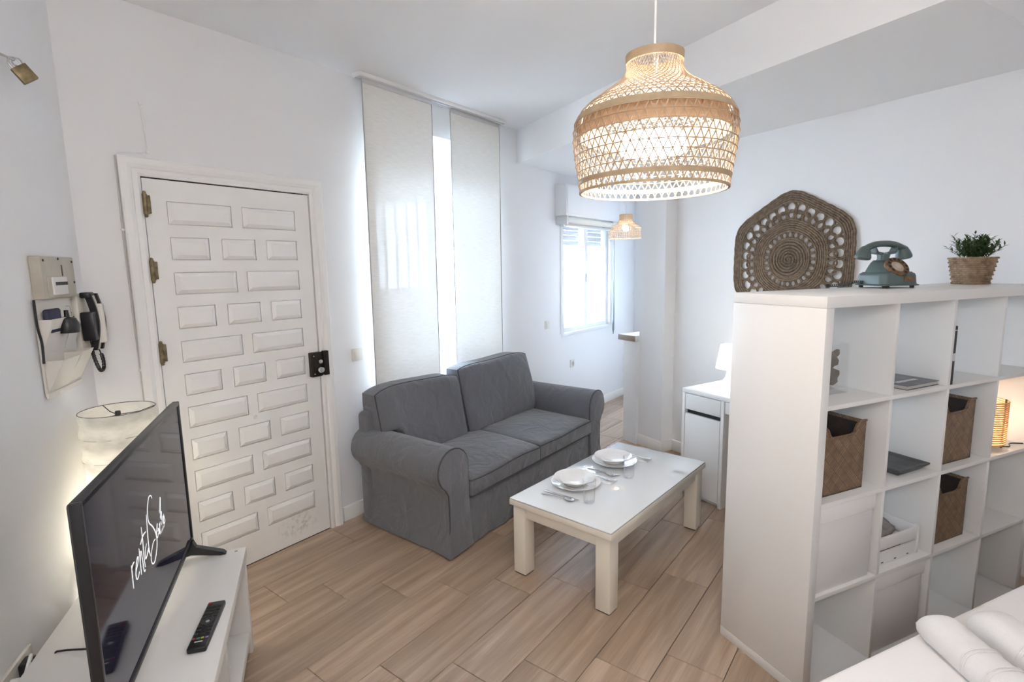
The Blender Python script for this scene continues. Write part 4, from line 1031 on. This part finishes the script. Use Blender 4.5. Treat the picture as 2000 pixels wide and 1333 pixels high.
# woven bamboo baskets with scooped fronts
WEAVE = weave_mat('twilled_bamboo', (.255, .160, .090), (.095, .052, .028))
WSHADE = weave_mat('painted_inside_shade', (.05, .03, .02), (.02, .012, .01))  # shade inside the baskets, painted as a darker weave
def basket(c, r, dx, label, rz=0):
    x, z = cell(c, r); t = thing('bamboo_basket', FS, x + dx, .20, z + .0005, label, 'basket', rz, group='woven bamboo baskets in the cube shelf')
    w, d, h = .127, .16, .258
    sc = [(-w, h), (-w * .74, h), (-w * .62, h - .012), (-w * .52, h - .036), (-w * .40, h - .044), (w * .40, h - .044), (w * .52, h - .036), (w * .62, h - .012), (w * .74, h), (w, h)]
    pro = [(-w, 0), (w, 0)] + sc[::-1]
    for y0, y1 in ((-d, -d + .008), (d - .008, d)): part('scooped_wall', B().prism(pro, y0, y1, 'xz'), WEAVE, t)
    for x0, x1 in ((-w, -w + .008), (w - .008, w)): part('side_wall', B().box(x0, x1, -d, d, 0, h, .002), WEAVE, t)
    part('bottom', B().box(-w, w, -d, d, 0, .006), WEAVE, t)
    for x0, x1 in ((-w + .008, -w + .0095), (w - .0095, w - .008)): part('shade_panel', B().box(x0, x1, -d + .008, d - .008, .15, h - .012), WSHADE, t)  # thin panels carrying the painted inner shade
    part('shade_panel', B().box(-w + .0095, w - .0095, d - .0095, d - .008, .15, h - .05), WSHADE, t)
    part('shade_fill', B().box(-w + .008, w - .008, -d + .008, d - .008, .006, .15), WSHADE, t)  # dark block in the lower half, stands for shade
    for y in (-d - .002, d - .002):
        q = B(); q.tube([(a, y + .002, b_ + .001) for a, b_ in sc], .0045, 6); part('rim', q, WEAVE, t)
basket(0, 2, .145, 'woven bamboo basket at the left end of the second row'); basket(2, 2, .150, 'woven bamboo basket in the second row below the upright book'); basket(2, 1, .155, 'woven bamboo basket in the third row near the middle of the shelf')

# glass vase with pieces of driftwood
x, z = cell(0, 3)
vs = thing('glass_vase', FS, .235, .165, z + .0005, 'square clear glass vase at the left end of the top row', 'vase')
b = B(); W_ = .058
b.loft([[(-W_, -W_, 0), (W_, -W_, 0), (W_, W_, 0), (-W_, W_, 0)], [(-W_, -W_, .185), (W_, -W_, .185), (W_, W_, .185), (-W_, W_, .185)], [(-W_ + .004, -W_ + .004, .185), (W_ - .004, -W_ + .004, .185), (W_ - .004, W_ - .004, .185), (-W_ + .004, W_ - .004, .185)], [(-W_ + .004, -W_ + .004, .02), (W_ - .004, -W_ + .004, .02), (W_ - .004, W_ - .004, .02), (-W_ + .004, W_ - .004, .02)]], cap=True)
part('vessel', b, GLASS, vs)
DRIFT = mat('grey_driftwood', (.17, .145, .115), .9, bump=.8, bscale=60, var=.4, vscale=18)
def lump(seed, sx, sy, sz, n=18):
    rnd = random.Random(seed); b = B(); b.sphere((0, 0, 0), 1, n)
    ph = [rnd.uniform(0, 6) for _ in range(6)]
    v = []
    for p in b.v:
        k = 1 + .16 * math.sin(3 * p[0] + ph[0]) * math.sin(3.3 * p[1] + ph[1]) + .12 * math.sin(5 * p[2] + ph[2] + 2 * p[0]) + .08 * math.sin(9 * p[1] + ph[3])
        v.append((p[0] * k * sx, p[1] * k * sy, p[2] * k * sz))
    b.v = v; return b
def driftwood(seed, s, dx, dy, dz, rot, label):
    b = lump(seed, *s); b.xf(Matrix.Rotation(rot, 4, 'Y'))
    solo('driftwood', b, DRIFT, FS, .237 + dx, .165 + dy, z + dz, label, 'driftwood', angle=70)
driftwood(1, (.046, .038, .036), .010, 0, .058, 0, 'grey driftwood lump at the bottom of the glass vase')
driftwood(2, (.040, .034, .038), .014, 0, .118, .3, 'middle grey driftwood lump in the glass vase')
driftwood(5, (.012, .012, .022), .040, -.012, .140, .8, 'small driftwood knob leaning to the side of the glass vase')
driftwood(4, (.015, .015, .020), .004, 0, .160, .1, 'driftwood tip sticking up in the glass vase')

# magazine, upright book, tray
x, z = cell(1, 3)
mg = thing('magazine', FS, .612, .105, z + .0005, 'thick grey magazine lying flat in the top row', 'magazine', .03)
part('pages', B().box(-.102, .102, -.075, .118, .001, .014), mat('page_edges', (.52, .50, .47), .8), mg)
part('cover', B().box(-.105, .105, -.079, .122, .014, .0165, .0008), mat('grey_photo_cover', (.16, .16, .19), .35, var=.5, vscale=14), mg)
part('back_cover', B().box(-.105, .105, -.079, .122, 0, .0015), DARKG, mg)
tb = B(); rnd = random.Random(3); xx = -.075
for k in range(9):
    w = rnd.uniform(.008, .014); tb.box(xx, xx + w, -.030, -.012, .0166, .0169); xx += w + .005
part('title', tb, mat('white_print', (0, 0, 0)), mg)
x, z = cell(2, 3)
bk = thing('book', FS, x + .012, .13, z + .0005, 'black upright book against the divider in the top row', 'book', .0)
part('cover', B().box(-.009, .011, -.125, .10, 0, .232, .002), mat('black_book_cloth', (.025, .02, .025), .5), bk)
part('spine_print', B().box(-.006, .007, -.1262, -.1248, .095, .125), mat('white_print', (0, 0, 0)), bk)
part('spine_line', B().box(-.008, .010, -.1260, -.1248, .214, .217), mat('white_print', (0, 0, 0)), bk)
x, z = cell(1, 2)
b = B(); w0, w1 = .075, .098
b.loft([[(-w0, -w0, 0), (w0, -w0, 0), (w0, w0, 0), (-w0, w0, 0)], [(-w1, -w1, .024), (w1, -w1, .024), (w1, w1, .024), (-w1, w1, .024)], [(-w1, -w1, .030), (w1, -w1, .030), (w1, w1, .030), (-w1, w1, .030)], [(-w1 + .01, -w1 + .01, .030), (w1 - .01, -w1 + .01, .030), (w1 - .01, w1 - .01, .030), (-w1 + .01, w1 - .01, .030)], [(-w0, -w0, .022), (w0, -w0, .022), (w0, w0, .022), (-w0, w0, .022)]])
solo('slate_tray', b, mat('dark_slate', (.095, .098, .10), .6, bump=.4, bscale=40, var=.4, vscale=12), FS, .612, .125, z + .0005, 'dark grey square tray in the second row', 'tray', .03, angle=20)
# crate with a grey cloth bundle
x, z = cell(1, 1)
CRATE = mat('white_crate_wood', (.74, .72, .71), .7, bump=.2, bscale=40)
ct = thing('wooden_crate', FS, x + .155, .15, z + .0005, 'small white slatted wooden crate in the third row', 'crate')
cw, cd = .145, .115
for zz in (.002, .062):
    part('slat', B().box(-cw, cw, -cd, -cd + .008, zz, zz + .052, .002), CRATE, ct); part('slat', B().box(-cw, cw, cd - .008, cd, zz, zz + .052, .002), CRATE, ct)
    part('slat', B().box(-cw, -cw + .008, -cd, cd, zz, zz + .052, .002), CRATE, ct); part('slat', B().box(cw - .008, cw, -cd, cd, zz, zz + .052, .002), CRATE, ct)
for sx in (-1, 1):
    for sy in (-1, 1):
        part('corner_post', B().box(sx * cw - .014 * (sx > 0) - .0, sx * cw + .014 * (sx < 0), sy * cd - .003 if sy < 0 else sy * cd - .014, sy * cd + .014 if sy < 0 else sy * cd + .003, 0, .12, .002), CRATE, ct)
part('bottom', B().box(-cw + .008, cw - .008, -cd + .008, cd - .008, .003, .009), CRATE, ct)
for k in range(3): part('staple', B().box(-.085 + k * .08, -.073 + k * .08, -cd - .001, -cd + .002, .008, .012), DARKG, ct)
b = lump(11, .062, .055, .050, 22); solo('pumice_stone', b, mat('grey_pumice', (.30, .28, .27), .95, bump=.8, bscale=90, var=.4, vscale=25), FS, x + .135, .10, z + .030 + .085, 'rough grey stone lying in the white crate', 'stone', angle=70)
part('crate_floor_pad', B().box(-.10, .10, -.08, .08, .009, .03, .004), mat('dark_felt', (.05, .05, .05), .9), ct)

# shelf lamp: stacked bamboo rings round a bulb
x, z = cell(3, 2)
sl = thing('table_lamp', FS, 1.215, .105, z + .0005, 'small lit bamboo-slat lamp in the second row, right end of the shelf', 'lamp')
SLAT = cloth_sheer('lit_bamboo_slat', (.62, .42, .24), 0, .3)
for i in range(20):
    zz = .03 + i * .0098; r = .088
    pts = [(r * math.cos(2 * pi * k / 32), r * math.sin(2 * pi * k / 32), zz) for k in range(32)]
    part('slat_ring', B().tube(pts, .0031, 6, True), SLAT, sl)
for k in range(4):
    a = pi / 4 + k * pi / 2; part('leg', B().tube([(.082 * math.cos(a), .082 * math.sin(a), 0), (.082 * math.cos(a), .082 * math.sin(a), .222)], .004, 8), mat('dark_leg', (.05, .035, .025), .5), sl)
part('base', B().cyl((0, 0, .020), .082, .006, 32), BAMBOO_D, sl)
bulb(sl, .11, .028, SHELFLAMP_W, (1.0, .74, .46), 'shelf_bulb_glow')
b = B(); b.tube(smoothpath([(.06, -.06, .006), (.10, -.07, .004), (.15, -.05, .004), (.20, -.075, .004)], 6), .0028, 6); part('cord', b, BLACKP, sl)

# =================================================================== ON TOP OF THE SHELF
ph = thing('rotary_telephone', FW, *FS.p(.745, .275).xy, SH + .0005, 'teal vintage rotary telephone on the shelf', 'telephone', .12)
TEAL = mat('teal_enamel', (.090, .132, .130), .42, var=.18, vscale=9)
BRZ = mat('worn_bronze', (.25, .15, .08), .45, metal=.5, var=.5, vscale=60)
def rrect(w, d, z, r=.03, n=6, cy=0):
    pts = []
    for sx, sy, a0 in ((1, 1, 0), (-1, 1, pi / 2), (-1, -1, pi), (1, -1, 3 * pi / 2)):
        for k in range(n + 1):
            a = a0 + k * pi / 2 / n; pts.append((sx * (w - r) + r * math.cos(a), cy + sy * (d - r) + r * math.sin(a), z))
    return pts
b = B(); b.loft([rrect(.088, .086, .010, .025), rrect(.090, .088, .013, .026), rrect(.083, .081, .018, .028), rrect(.081, .079, .050, .03), rrect(.078, .076, .060, .03), rrect(.070, .068, .066, .03)]); part('base', b, TEAL, ph)
b = B(); b.loft([rrect(.066, .064, .064, .03), rrect(.064, .062, .070, .03), rrect(.056, .050, .090, .03, cy=.008), rrect(.046, .036, .106, .025, cy=.018), rrect(.034, .026, .116, .02, cy=.024)]); part('housing', b, TEAL, ph)
part('seam', B().loft([rrect(.0715, .0695, .0650, .03), rrect(.0715, .0695, .0665, .03)]), mat('dark_seam', (.03, .05, .05), .6), ph)
b = B(); b.loft([rrect(.024, .022, .108, .012, cy=.024), rrect(.019, .018, .125, .010, cy=.024), rrect(.022, .020, .142, .012, cy=.024)]); part('cradle_post', b, TEAL, ph)
b = B()
for sx in (-1, 1):
    b.loft([[(sx * .010, .012, .138), (sx * .010, .036, .138), (sx * .010, .036, .148), (sx * .010, .012, .148)], [(sx * .040, .006, .143), (sx * .040, .042, .143), (sx * .040, .042, .153), (sx * .040, .006, .153)], [(sx * .048, .006, .150), (sx * .048, .042, .150), (sx * .050, .042, .170), (sx * .050, .006, .170)]])
part('cradle', b, TEAL, ph)
tilt = Matrix.Translation((0, -.050, .086)) @ Matrix.Rotation(math.radians(52), 4, 'X')
b = B(); b.lathe([(.026, .004), (.028, .008), (.045, .008), (.048, .004), (.048, -.006), (.026, -.006), (.026, .004)], 36, caps=False); b.xf(tilt); part('dial_ring', b, BRZ, ph)
b = B(); b.lathe([(0, .005), (.026, .004), (.047, .003), (.047, -.010), (0, -.010)], 32); b.xf(tilt); part('dial_face', b, mat('aged_dial', (.42, .33, .26), .5), ph)
hb = B()
for k in range(10):
    a = math.radians(-60 + k * 30); m0 = len(hb.v); hb.cyl((.0365 * math.cos(a), .0365 * math.sin(a), .0075), .006, .0012, 12); hb.xf(tilt, m0)
part('finger_hole', hb, mat('dark_hole', (.03, .02, .015), .8), ph, kind='stuff')
b = B(); b.lathe([(0, .010), (.012, .009), (.014, .004)], 20); b.xf(tilt); part('dial_centre', b, mat('pale_dial_card', (.5, .44, .38), .6), ph)
b = B(); b.box(.008, .055, -.083, -.0785, .028, .048, .001); part('name_plate', b, BRZ, ph)
for sx in (-1, 1):
    for sy in (-1, 1): part('foot', B().cyl((sx * .064, sy * .062, 0), .009, .011, 12), BLACKP, ph)
hd = B(); rings = []
for i in range(25):
    s = -1 + 2 * i / 24; a = abs(s); x = s * .098; zz = .186 - .030 * a ** 2.6; ry = .016 + .006 * a ** 3; rz_ = .0135 + .004 * a ** 4
    rings.append([(x, .024 + ry * math.cos(2 * pi * k / 14), zz + rz_ * math.sin(2 * pi * k / 14)) for k in range(14)])
hd.loft(rings)
hnd = part('handset', hd, TEAL, ph, angle=60)
for s in (-1, 1):
    b = B(); b.lathe([(0, .0), (.024, .0), (.030, .004), (.031, .012), (.026, .030), (.018, .048), (.010, .056), (0, .058)], 24)
    b.xf(Matrix.Translation((s * .099, .024, .121)) @ Matrix.Rotation(-s * .22, 4, 'Y')); part('earpiece' if s < 0 else 'mouthpiece', b, TEAL, hnd)
core = smoothpath([(-.075, .03, .022), (-.105, .05, .024), (-.125, .075, .012), (-.155, .085, .0085), (-.185, .098, .0085), (-.20, .10, .0085)], 40)
b = B(); b.tube([p + Vector((.0055 * math.cos(i * .8) * .4, .0055 * math.cos(i * .8), .0055 * math.sin(i * .8))) for i, p in enumerate(core)], .0024, 5); part('coiled_cord', b, BLACKP, ph)

# plant in a woven pot
pt = thing('potted_plant', FS, 1.315, .245, SH + .0005, 'small green leafy plant in a woven rush pot on the shelf', 'plant', -.35)
WICK = mat('woven_rush', (.36, .25, .155), .8, var=.45, vscale=40)
def sq(r, a):  # rounded square radius
    return r / max(abs(math.cos(a)) ** 5 + abs(math.sin(a)) ** 5, 1e-6) ** (1 / 5)
b = B(); nr = 13
for i in range(nr):
    z = .005 + i * .0095; r = .053 + .0165 * i / (nr - 1); pts = []
    for k in range(112):
        a = 2 * pi * k / 112; w = .0024 * math.sin(a * 14 + (i % 2) * pi); rr = sq(r, a) + w
        pts.append((rr * math.cos(a), rr * math.sin(a), z))
    b.tube(pts, .0052, 6, True)
part('pot_weave', b, WICK, pt, kind='stuff')
b = B(); rings = [[(sq(.050, 2 * pi * k / 48) * math.cos(2 * pi * k / 48), sq(.050, 2 * pi * k / 48) * math.sin(2 * pi * k / 48), .001) for k in range(48)], [(sq(.0655, 2 * pi * k / 48) * math.cos(2 * pi * k / 48), sq(.0655, 2 * pi * k / 48) * math.sin(2 * pi * k / 48), .118) for k in range(48)]]
b.loft(rings); part('pot_liner', b, mat('dark_rush', (.10, .065, .04), .9), pt)
rnd = random.Random(21); fo = B(); stm = B()
def leaf(base, d, ln, wd, up):
    d = d.normalized(); s = d.cross(up).normalized() if d.cross(up).length > .1 else Vector((1, 0, 0)); n = s.cross(d)
    pts = [(0, 0, 0), (.3, .5, .02), (.6, .42, .0), (1, 0, -.12)]
    v = [base]; 
    for t, w, c in pts[1:3]: v += [base + d * ln * t + s * wd * w + n * ln * c, base + d * ln * t + n * ln * (c - .05), base + d * ln * t - s * wd * w + n * ln * c]
    v.append(base + d * ln + n * ln * -.12)
    fo.add(v, [(0, 2, 1), (0, 3, 2), (1, 2, 5, 4), (2, 3, 6, 5), (4, 5, 7), (5, 6, 7)])
for q in range(84):
    a = rnd.uniform(0, 2 * pi); rr = rnd.uniform(0, .05); lean = rnd.uniform(.1, 1.25) * (.45 + rr * 12)
    base = Vector((rr * math.cos(a), rr * math.sin(a), .112)); d = Vector((math.cos(a) * lean, math.sin(a) * lean, 1)).normalized()
    L = rnd.uniform(.060, .112) * (1.2 if q % 8 == 0 else 1)
    tip = base + d * L + Vector((0, 0, -.012 * lean)); stm.tube([base, base + d * L * .5, tip], .0009, 4)
    for j in range(11):
        t = .18 + .82 * j / 10; p = base + (tip - base) * t; az = j * 2.4 + q
        ld = (d * .75 + Vector((math.cos(az), math.sin(az), .25)) * .9); leaf(p, ld, rnd.uniform(.020, .036), rnd.uniform(.005, .0085), Vector((0, 0, 1)))
part('foliage', fo, mat('small_green_leaf', (.060, .115, .040), .5, var=.5, vscale=40), pt, kind='stuff'); part('stems', stm, mat('green_stem', (.06, .10, .04), .6), pt, kind='stuff')

# =================================================================== WOVEN MAT ON THE RIGHT WALL
wm = thing('woven_wall_mat', FR, 3.437, 2.045, 1.60, 'six-sided woven seagrass mat with openwork hanging on the right wall', 'wall hanging')
ROPE = mat('seagrass_rope', (.215, .155, .105), .95, bump=1.0, bscale=130, var=.45, vscale=45)
def hexr(a, soft=11.0):
    """pointy-top rounded hexagon, unit circumradius-ish"""
    m = 0
    for k in range(6):
        n = pi / 6 + k * pi / 3 + pi / 2 - pi / 6 + pi / 6
        m += max(math.cos(a - n), 0) ** soft
    return .90 / m ** (1 / soft)
def ring_path(R, mix, n=120, wob=0.0, x=-.012):
    """mix 0 = circle, 1 = hexagon"""
    pts = []
    for k in range(n):
        a = 2 * pi * k / n; r = R * ((1 - mix) + mix * hexr(a)) + wob * math.sin(a * 37)
        pts.append((x, r * math.cos(a), r * math.sin(a)))
    return pts
b = B(); pts = []
for k in range(420):
    a = k * .09; r = .006 + .0030 * a; pts.append((-.014 + .002 * math.sin(k * 1.7), r * math.cos(a), r * math.sin(a)))
b.tube(pts, .0085, 6); part('centre_coil', b, ROPE, wm)
def loop_ring(R, mix, n, rl, rr, tube, name):
    for k in range(n):
        a = 2 * pi * (k + .5) / n; r = R * ((1 - mix) + mix * hexr(a)); q = B(); pts = []
        c, s = math.cos(a), math.sin(a)
        for j in range(20):
            t = 2 * pi * j / 20; u, w = rl * math.cos(t), rr * math.sin(t); rad_, tan_ = r + u, w
            pts.append((-.012, rad_ * c - tan_ * s, rad_ * s + tan_ * c))
        q.tube(pts, tube, 6, True); part(name, q, ROPE, wm)
def rope(R, mix, tube=.008, wob=.0015): part('rope', B().tube(ring_path(R, mix, 140, wob), tube, 6, True), ROPE, wm)
rope(.125, 0, .010); rope(.138, 0, .010)
loop_ring(.163, .1, 26, .022, .018, .0062, 'rope_loop')
for i in range(6): rope(.188 + i * .0150, .2 + .05 * i, .0085)
loop_ring(.298, .6, 34, .028, .0215, .0070, 'rope_loop'); loop_ring(.349, .80, 30, .033, .033, .0072, 'rope_loop')
for i in range(5): rope(.389 + i * .0150, .92 + .02 * i, .0088)

# =================================================================== DESK, LAMP, COUNTER
dk = thing('desk', FR, 2.81, 2.373, 0, 'white desk with a drawer and cabinet behind the shelf', 'desk')
part('desk_top', B().box(-.003, .60, -1.05, 0, .722, .75, .002), LACQ2, dk)
part('side_panel', B().box(0, .585, -.022, 0, 0, .722, .001), LACQ2, dk); part('side_panel', B().box(0.004, .585, -.325, -.302, .0, .722, .001), LACQ2, dk); part('side_panel', B().box(0, .585, -1.05, -1.028, 0, .722, .001), LACQ2, dk)
part('drawer', B().box(.003, .02, -.299, -.025, .610, .716, .001), LACQ2, dk); part('drawer', B().box(.010, .028, -1.025, -.328, .640, .716, .001), LACQ2, dk)
part('cabinet_door', B().box(.003, .02, -.299, -.025, .03, .582, .001), LACQ2, dk)
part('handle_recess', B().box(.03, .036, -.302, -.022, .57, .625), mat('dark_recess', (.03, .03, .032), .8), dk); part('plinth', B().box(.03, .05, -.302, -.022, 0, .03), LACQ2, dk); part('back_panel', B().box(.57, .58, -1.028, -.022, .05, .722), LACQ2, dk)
dl = thing('desk_lamp', FR, 3.10, 2.215, .7505, 'lit white plastic table lamp on the desk', 'lamp')
LAMPP = cloth_sheer('white_lamp_plastic', (.92, .90, .86), 0, .6)
part('base', B().lathe([(0, 0), (.062, 0), (.064, .006), (.055, .03), (.034, .06), (.024, .09), (.024, .13), (.0, .13)], 32), LAMPP, dl)
part('shade', B().lathe([(.098, .125), (.070, .285), (.068, .285), (.096, .125), (.098, .125)], 40, caps=False), LAMPP, dl)
bulb(dl, .20, .03, DESKLAMP_W, (1.0, .92, .78), 'desk_bulb_glow')
kc = thing('kitchen_counter', FR, 3.255, 3.285, .925, 'short kitchen counter with a brown wood edge left of the pillar', 'counter')
part('slab', B().box(.01, .50, 0, .20, 0, .048, .002), mat('pale_worktop', (.70, .69, .68), .4), kc)
part('edge_strip', B().box(0, .012, 0, .20, 0, .048, .001), mat('brown_wood_edge', (.33, .27, .22), .5, var=.2), kc); part('edge_strip', B().box(.01, .50, .198, .21, 0, .048, .001), mat('brown_wood_edge', (0, 0, 0)), kc)

# =================================================================== BED AND TOWELS
bed = thing('bed', FS, .50, -1.03, 0, 'bed with a smooth white cover in front of the shelf', 'bed')
SHEET = mat('white_bed_cotton', (.80, .775, .765), .9, bump=.15, bscale=250)
part('mattress', B().box(-.95, .95, -.68, .690, .26, .508, .025, 4), SHEET, bed); part('bed_base', B().box(-.93, .93, -.66, .655, .06, .26, .01), mat('dark_bed_base', (.10, .085, .075), .8), bed)
for sx in (-.85, .85):
    for sy in (-.58, .58): part('leg', B().cyl((sx, sy, 0), .025, .06, 12), BLACKP, bed)
TOW = mat('white_terry_towel', (.80, .785, .78), .95, bump=.6, bscale=420)
def towel(u0, v0, ang, ln, w, h, label):
    t = thing('rolled_towel', FS, u0, v0, .5085, label, 'towel', ang, group='white rolled towels on the bed')
    b = B(); rings = []; n = 26
    for i in range(n + 1):
        s = i / n; x = ln * s; e = min(1, (s / .12)) ; e = math.sqrt(max(0, 1 - (1 - e) ** 2)); e2 = min(1, ((1 - s) / .1)); e2 = math.sqrt(max(0, 1 - (1 - e2) ** 2))
        k = max(.05, min(e, e2)); ring = []
        for j in range(28):
            a = 2 * pi * j / 28; ca, sa = math.cos(a), math.sin(a)
            y = w * math.copysign(abs(ca) ** .75, ca) * (.72 + .28 * k); z = h * (.5 + .5 * math.copysign(abs(sa) ** .8, sa) * k)
            ring.append((x, y, z + .003 * math.sin(x * 25)))
        rings.append(ring)
    b.loft(rings); part('roll', b, TOW, t, angle=80)
    for s in (.40, .425, .56, .585):
        pts = []
        for j in range(3, 26):
            a = -.35 + (pi + .7) * (j - 3) / 22; ca, sa = math.cos(a), math.sin(a)
            pts.append((ln * s, (w + .001) * math.copysign(abs(ca) ** .75, ca), (h + .002) * (.5 + .5 * math.copysign(abs(sa) ** .8, sa)) + .003 * math.sin(ln * s * 25)))
        part('woven_band', B().tube(pts, .0022, 5), TOW, t)
towel(.005, -.365, -1.95, .40, .052, .085, 'left one of the two rolled white towels on the bed'); towel(.135, -.425, -1.95, .40, .058, .10, 'right one of the two rolled white towels on the bed')

# =================================================================== ADDED FILL LIGHT, an unseen glowing globe behind the viewer
gl = thing('added_fill_globe', FW, .15, -.55, 1.98, 'added fill light shaped as a paper globe, unseen behind the viewer', 'pendant lamp')
b = B(); b.sphere((0, 0, .2), .2, 32); part('shade', b, emis('fill_globe_glow', (1.0, .965, .94), FILL_W / (4 * pi * .04 * pi)), gl, angle=80)
part('cord', B().tube([(0, 0, .39), (0, 0, CEIL - 1.98)], .003, 6), mat('white_cord', (0, 0, 0)), gl)
for k in range(7):
    zz = .2 + .2 * math.sin(-1.2 + k * .4); rr = .2005 * math.cos(-1.2 + k * .4)
    part('rib', B().tube([(rr * math.cos(2 * pi * j / 40), rr * math.sin(2 * pi * j / 40), zz) for j in range(40)], .0012, 5, True), mat('pale_wire', (0, 0, 0)), gl)
